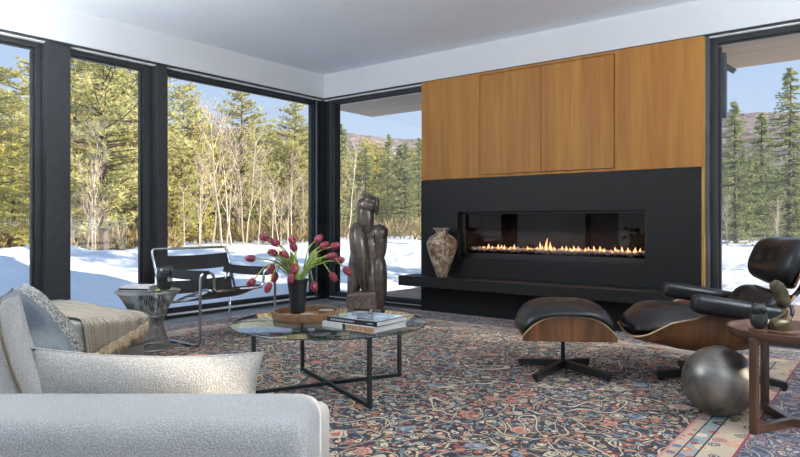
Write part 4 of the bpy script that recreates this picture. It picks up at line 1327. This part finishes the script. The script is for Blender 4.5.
def bare(name, seed, H=8):
    rnd = random.Random(seed)
    b_ = BM(); tw = BM()
    def grow(p, d, l, r, lev, bm):
        pts = [p]; q = p.copy(); dd = d.copy()
        for _ in range(4):
            dd = (dd + Vector((rnd.uniform(-.1, .1), rnd.uniform(-.1, .1), rnd.uniform(-.02, .12)))).normalized()
            q = q + dd*l/4; pts.append(q.copy())
        tube(bm, pts, [r*(1-.18*i) for i in range(5)], 4 if lev == 0 else 3, cap=False)
        if lev >= 3: return
        n = (12, 5, 3)[lev]
        for i in range(n):
            f = rnd.uniform(.25, 1.0)
            k = min(3, int(f*4)); pp = pts[k].lerp(pts[k+1], f*4-k)
            a = rnd.uniform(0, 2*PI)
            nd = (dd*1.5 + Vector((math.cos(a), math.sin(a), .35))).normalized()
            grow(pp, nd, l*(.30 if lev == 0 else .5)*rnd.uniform(.7, 1.2)*(1.25-.6*f), max(.008, r*.38), lev+1, tw)
    grow(Vector((0, 0, -.1)), Vector((rnd.uniform(-.06, .06), rnd.uniform(-.06, .06), 1)), H, H*.0085, 0, b_)
    if rnd.random() < .7: grow(Vector((.25, .1, -.1)), Vector((rnd.uniform(-.15, .15), rnd.uniform(-.15, .15), 1)).normalized(), H*.85, H*.007, 0, b_)
    return b_, tw
def mesh_of(bm, name, m):
    me = bpy.data.meshes.new(name); bm.to_mesh(me); bm.free()
    me.materials.append(m); me.materials.append(m); return me
PROTO = {}
for kind, seeds, mt in (('pine', (1, 2, 3), 'pine'), ('goldpine', (7, 8), 'pine2'), ('spruce', (11, 12, 13), 'spruce')):
    PROTO[kind] = []
    for s in seeds:
        if kind == 'spruce': t_, f_ = conifer(kind, s, 10, 2.5, 'spruce', 38, .03)
        else: t_, f_ = conifer(kind, s, 10, 2.6, 'pine', 30, .06 if kind == 'goldpine' else .12)
        PROTO[kind].append((mesh_of(t_, 'trunk', M_['bark']), mesh_of(f_, 'foliage', M_[mt])))
PROTO['birch'] = []
for s in (21, 22, 23, 24):
    t_, f_ = bare('b', s)
    PROTO['birch'].append((mesh_of(t_, 'trunk', M_['birch']), mesh_of(f_, 'twigs', M_['twig'])))
NAME = {'pine': 'pine_tree', 'goldpine': 'pine_tree', 'spruce': 'spruce_tree', 'birch': 'birch_tree'}
trnd = random.Random(77)
def tree(kind, px, D_, ytop, label, group=None, wide=1.0, which=None):
    """stands D_ metres ahead in the bearing of px; its height follows from where its top shows"""
    u = (px-400)/636
    p = cam_pt(u*D_, D_)
    z0 = ground(p.x, p.y) - .1
    H = 1 + (222-ytop)/636*D_ - z0
    pr = PROTO[kind][which if which is not None else trnd.randrange(len(PROTO[kind]))]
    o = thing(NAME[kind], label, 'tree', (p.x, p.y, z0), trnd.uniform(0, 6.28), group)
    s = H/(8 if kind == 'birch' else 10)
    o.scale = (s*wide, s*wide, s)
    for nm, me in (('trunk', pr[0]), ('twigs' if kind == 'birch' else 'foliage', pr[1])):
        c = bpy.data.objects.new(nm, me); link(c, o)
    return o
FRONT = [
 ('goldpine', -30, 26, 40, 'yellow-green pine at the very left edge of the first window', 1.25),
 ('pine', 14, 34, 92, 'pine with its top showing in the middle of the leftmost window', 1.1),
 ('goldpine', 40, 24, 150, 'low bushy pine behind the first black column', 1.5),
 ('pine', 104, 24, -30, 'huge pine filling the second window past its top edge', 1.15),
 ('pine', 133, 30, 40, 'tall pine at the right side of the second window', 1.0),
 ('goldpine', 78, 29, 62, 'pine at the left side of the second window behind bare branches', 1.0),
 ('pine', 181, 36, 84, 'tall narrow pine just right of the second black column', .8),
 ('goldpine', 200, 38, 108, 'golden pine leaning toward the birches in the wide left window', .9),
 ('goldpine', 172, 30, 178, 'low bright bushy pine at the bottom left of the wide window', 1.4),
 ('pine', 240, 42, 88, 'broad-topped pine standing clear of the sky in the wide window', 1.0),
 ('pine', 293, 46, 104, 'pine near the right end of the wide left window', .95),
 ('pine', 268, 50, 132, 'shorter pine between the two tallest of the wide window', 1.1),
 ('spruce', 345, 62, 134, 'spruce just right of the corner column', 1.0),
 ('spruce', 366, 66, 146, 'spruce above the head of the bronze sculpture', 1.0),
 ('spruce', 388, 60, 133, 'pointed spruce midway between the sculpture and the cabinet', .9),
 ('spruce', 405, 58, 141, 'spruce near the fireplace edge in the corner window', 1.0),
 ('spruce', 419, 64, 137, 'spruce cut off by the left edge of the fireplace', 1.0),
 ('spruce', 736, 40, 100, 'slim spruce at the left of the right window', .95),
 ('spruce', 789, 34, 66, 'tallest spruce, near the right border of the right window', 1.0),
 ('spruce', 762, 46, 112, 'spruce between the slim one and the tallest one in the right window', 1.05),
 ('spruce', 822, 36, 90, 'spruce cut by the right border of the picture', 1.0),
]
for (k, px, D_, yt, lab, w) in FRONT: tree(k, px, D_, yt, lab, None, w)
BIR = [(84, 20, 140, 'bare white tree at the left of the second window'), (93, 22, 158, 'slender bare tree second from the left in the second window'), (72, 21, 190, 'small bare sapling touching the first black column'),
 (200, 30, 150, 'bare birch nearest the second black column'), (212, 32, 128, 'bare birch left of the dense birch cluster'), (222, 31, 116, 'tallest bare birch of the cluster in the wide window'),
 (232, 33, 132, 'bare birch at the middle of the wide window cluster'), (246, 32, 140, 'bare birch right of the tallest one'), (258, 34, 158, 'thin bare birch on the right of the cluster'),
 (288, 38, 150, 'bare birch in front of the right-hand pine of the wide window'), (303, 40, 168, 'bare birch next to the corner column'), (184, 29, 190, 'small bare birch low at the left of the wide window'),
 (272, 36, 176, 'low bare birch between cluster and the right-hand pine'), (347, 50, 150, 'bare birch between corner column and sculpture'),
 (727, 36, 190, 'small bare tree at the left edge of the right window'), (776, 30, 196, 'small bare tree below the tallest spruce')]
for (px, D_, yt, lab) in BIR: tree('birch', px, D_, yt, lab, None, 1.1)
for i in range(40):
    px = -70 + i*10.5 + trnd.uniform(-4, 4); D_ = trnd.uniform(50, 60)
    tree(trnd.choice(['pine', 'pine', 'goldpine', 'spruce']), px, D_, 134+trnd.uniform(-14, 16) - (20 if px < 160 else 0), 'dense evergreen in the forest wall behind the nearer trees', 'forest wall behind the left windows', 1.15)
for i in range(16):
    D_ = trnd.uniform(34, 44); a_ = R(137 + i*4.2)
    p = Vector((math.cos(a_)*D_*1.15, math.sin(a_)*D_*1.15, 0))
    if i < 4: continue
    pr = PROTO[trnd.choice(['pine', 'goldpine'])][i % 2]; o = thing('pine_tree', 'evergreen of the forest further left, past the border of the picture', 'tree', (p.x, p.y, ground(p.x, p.y)-.1), i*1.7, 'forest past the left border')
    q_ = trnd.uniform(.9, 1.3); o.scale = (q_, q_, q_)
    for nm, me in (('trunk', pr[0]), ('foliage', pr[1])): link(bpy.data.objects.new(nm, me), o)
for i in range(26):
    px = 326 + i*4.6 + trnd.uniform(-3, 3); D_ = trnd.uniform(68, 84)
    tree(trnd.choice(['spruce', 'pine', 'goldpine', 'spruce']), px, D_, 150+trnd.uniform(-10, 14), 'distant evergreen of the tree line seen through the corner window', 'tree line behind the corner window', 1.3)
for i in range(22):
    px = 700 + i*7 + trnd.uniform(-3, 3); D_ = trnd.uniform(48, 62)
    tree('spruce', px, D_, 162+trnd.uniform(-20, 14), 'distant spruce of the tree line seen through the right window', 'tree line behind the right window', 1.3)
for i in range(9):
    px = -40 + i*40 + trnd.uniform(-4, 4); D_ = trnd.uniform(27, 44)
    tree('birch', px, D_, 188+trnd.uniform(-22, 22), 'thin bare sapling at the foot of the forest beyond the snow', 'bare saplings at the forest edge', 1.25)
for (x, y, h_, k) in ((9.5, 7.2, 10, 'spruce'), (12, 6.3, 10, 'birch'), (16, 11.2, 12, 'pine'), (10.5, 4.2, 10, 'spruce'), (14, 2.2, 12, 'pine'), (19, 6.0, 13, 'spruce'), (9.0, 1.2, 9, 'birch'), (-4.5, 11.6, 9, 'spruce'), (-5.7, 13.3, 9.5, 'spruce'), (-7.2, 15.6, 10.5, 'spruce')):  # spruces behind the fireplace wall are unseen, added to shade the left snow
    pr = PROTO[k][0]; o = thing(NAME[k], ('tree standing east of the house beyond the right border of the picture' if x > 0 else 'unseen tree added behind the fireplace wall to shade the snow'), 'tree', (x, y, ground(x, y)-.1), 1.3*x, 'shade trees east of the house' if x > 0 else 'added shade trees behind the fireplace wall')
    q_ = h_/(8 if k == 'birch' else 10); wq = 1.12 if x < 0 else 1.0; o.scale = (q_*wq, q_*wq, q_)
    for nm, me in (('trunk', pr[0]), ('twigs' if k == 'birch' else 'foliage', pr[1])): link(bpy.data.objects.new(nm, me), o)
# brushwood at the forest edge : nobody could count it
b = BM(); rr = random.Random(3)
for i in range(5200):
    px = rr.uniform(-90, 930); D_ = rr.uniform(27, 34) if px < 180 else (rr.uniform(38, 52) if px < 330 else rr.uniform(46, 62))
    if 430 < px < 690 or (330 < px and rr.random() < .4): continue
    u = (px-400)/636; p = cam_pt(u*D_, D_)
    z = ground(p.x, p.y); h = rr.uniform(.4, 1.7)*(D_/40)
    tufts(b, Vector((p.x, p.y, z+h*rr.uniform(0, .6))), Vector((0, 0, 1)), 7, h*.6, .09, rr, mi=0, spread=.75)
o = obj('brushwood', b, M_['thicket']); tag(o, 'low tan brushwood along the forest edge beyond the snow', 'brushwood'); o['kind'] = 'stuff'

# ================================================================== LIGHT
sc_ = bpy.context.scene
w = bpy.data.worlds.new('world'); sc_.world = w; w.use_nodes = True
nt = w.node_tree; bg = nt.nodes['Background']
tcw = nt.nodes.new('ShaderNodeTexCoord'); sepw = nt.nodes.new('ShaderNodeSeparateXYZ'); nt.links.new(tcw.outputs['Generated'], sepw.inputs[0])
skr = ramp(nt, [(0, (.80, .84, .88)), (.5, (.80, .86, .94)), (.56, (.60, .74, .95)), (.66, (.44, .62, .92)), (1, (.34, .50, .80))])
nt.links.new(math_n(nt, 'MULTIPLY_ADD', sepw.outputs[2], .5, .5), skr.inputs['Fac'])
nt.links.new(skr.outputs['Color'], bg.inputs['Color']); bg.inputs['Strength'].default_value = 1.0
sun = bpy.data.lights.new('sun', 'SUN'); sun.energy = 11.0; sun.angle = R(.8); sun.color = (1, .90, .76)
so = bpy.data.objects.new('sun', sun); C.objects.link(so)
sd = Vector((-1, -.42, -.36)).normalized()
so.rotation_euler = sd.to_track_quat('-Z', 'Y').to_euler(); so.location = (20, 8, 12)

def fill_light(name, loc, rot, sx, sy, e, col=(1, .985, .96)):
    a = bpy.data.lights.new(name, 'AREA'); a.shape = 'RECTANGLE'; a.size = sx; a.size_y = sy; a.energy = e; a.color = col
    o = bpy.data.objects.new(name, a); C.objects.link(o); o.location = loc; o.rotation_euler = rot
for k_, (lx, ly, dx_, dy_, sx_, en) in enumerate(((-4.8, .5, .05, .40, 1.4, 190), (1.7, 3.3, -.45, .12, 1.4, 210), (1.4, .2, -.1, .2, 1.4, 70))):  # unseen fill lights added to brighten the ceiling and the room
    fill_light('ceiling_fill_%d' % (k_+1), (lx, ly, 2.1), Vector((dx_, dy_, 1)).to_track_quat('-Z', 'Y').to_euler(), sx_, .6, en, (.975, .99, 1))
cam = bpy.data.cameras.new('camera'); co = bpy.data.objects.new('camera', cam); C.objects.link(co)
co.location = (0, 0, 1); co.rotation_euler = (R(90), 0, R(38.06))
cam.sensor_width = 36; cam.lens = 636/800*36; cam.shift_y = -6.5/800; cam.clip_start = .05; cam.clip_end = 2000
sc_.camera = co
vs_ = sc_.view_settings
vs_.view_transform = 'Standard'; vs_.look = 'None'; vs_.gamma = 1; vs_.use_curve_mapping = False; vs_.exposure = 0
cy = sc_.cycles
cy.max_bounces = 12; cy.diffuse_bounces = 6; cy.transparent_max_bounces = 24; cy.caustics_reflective = False; cy.caustics_refractive = False
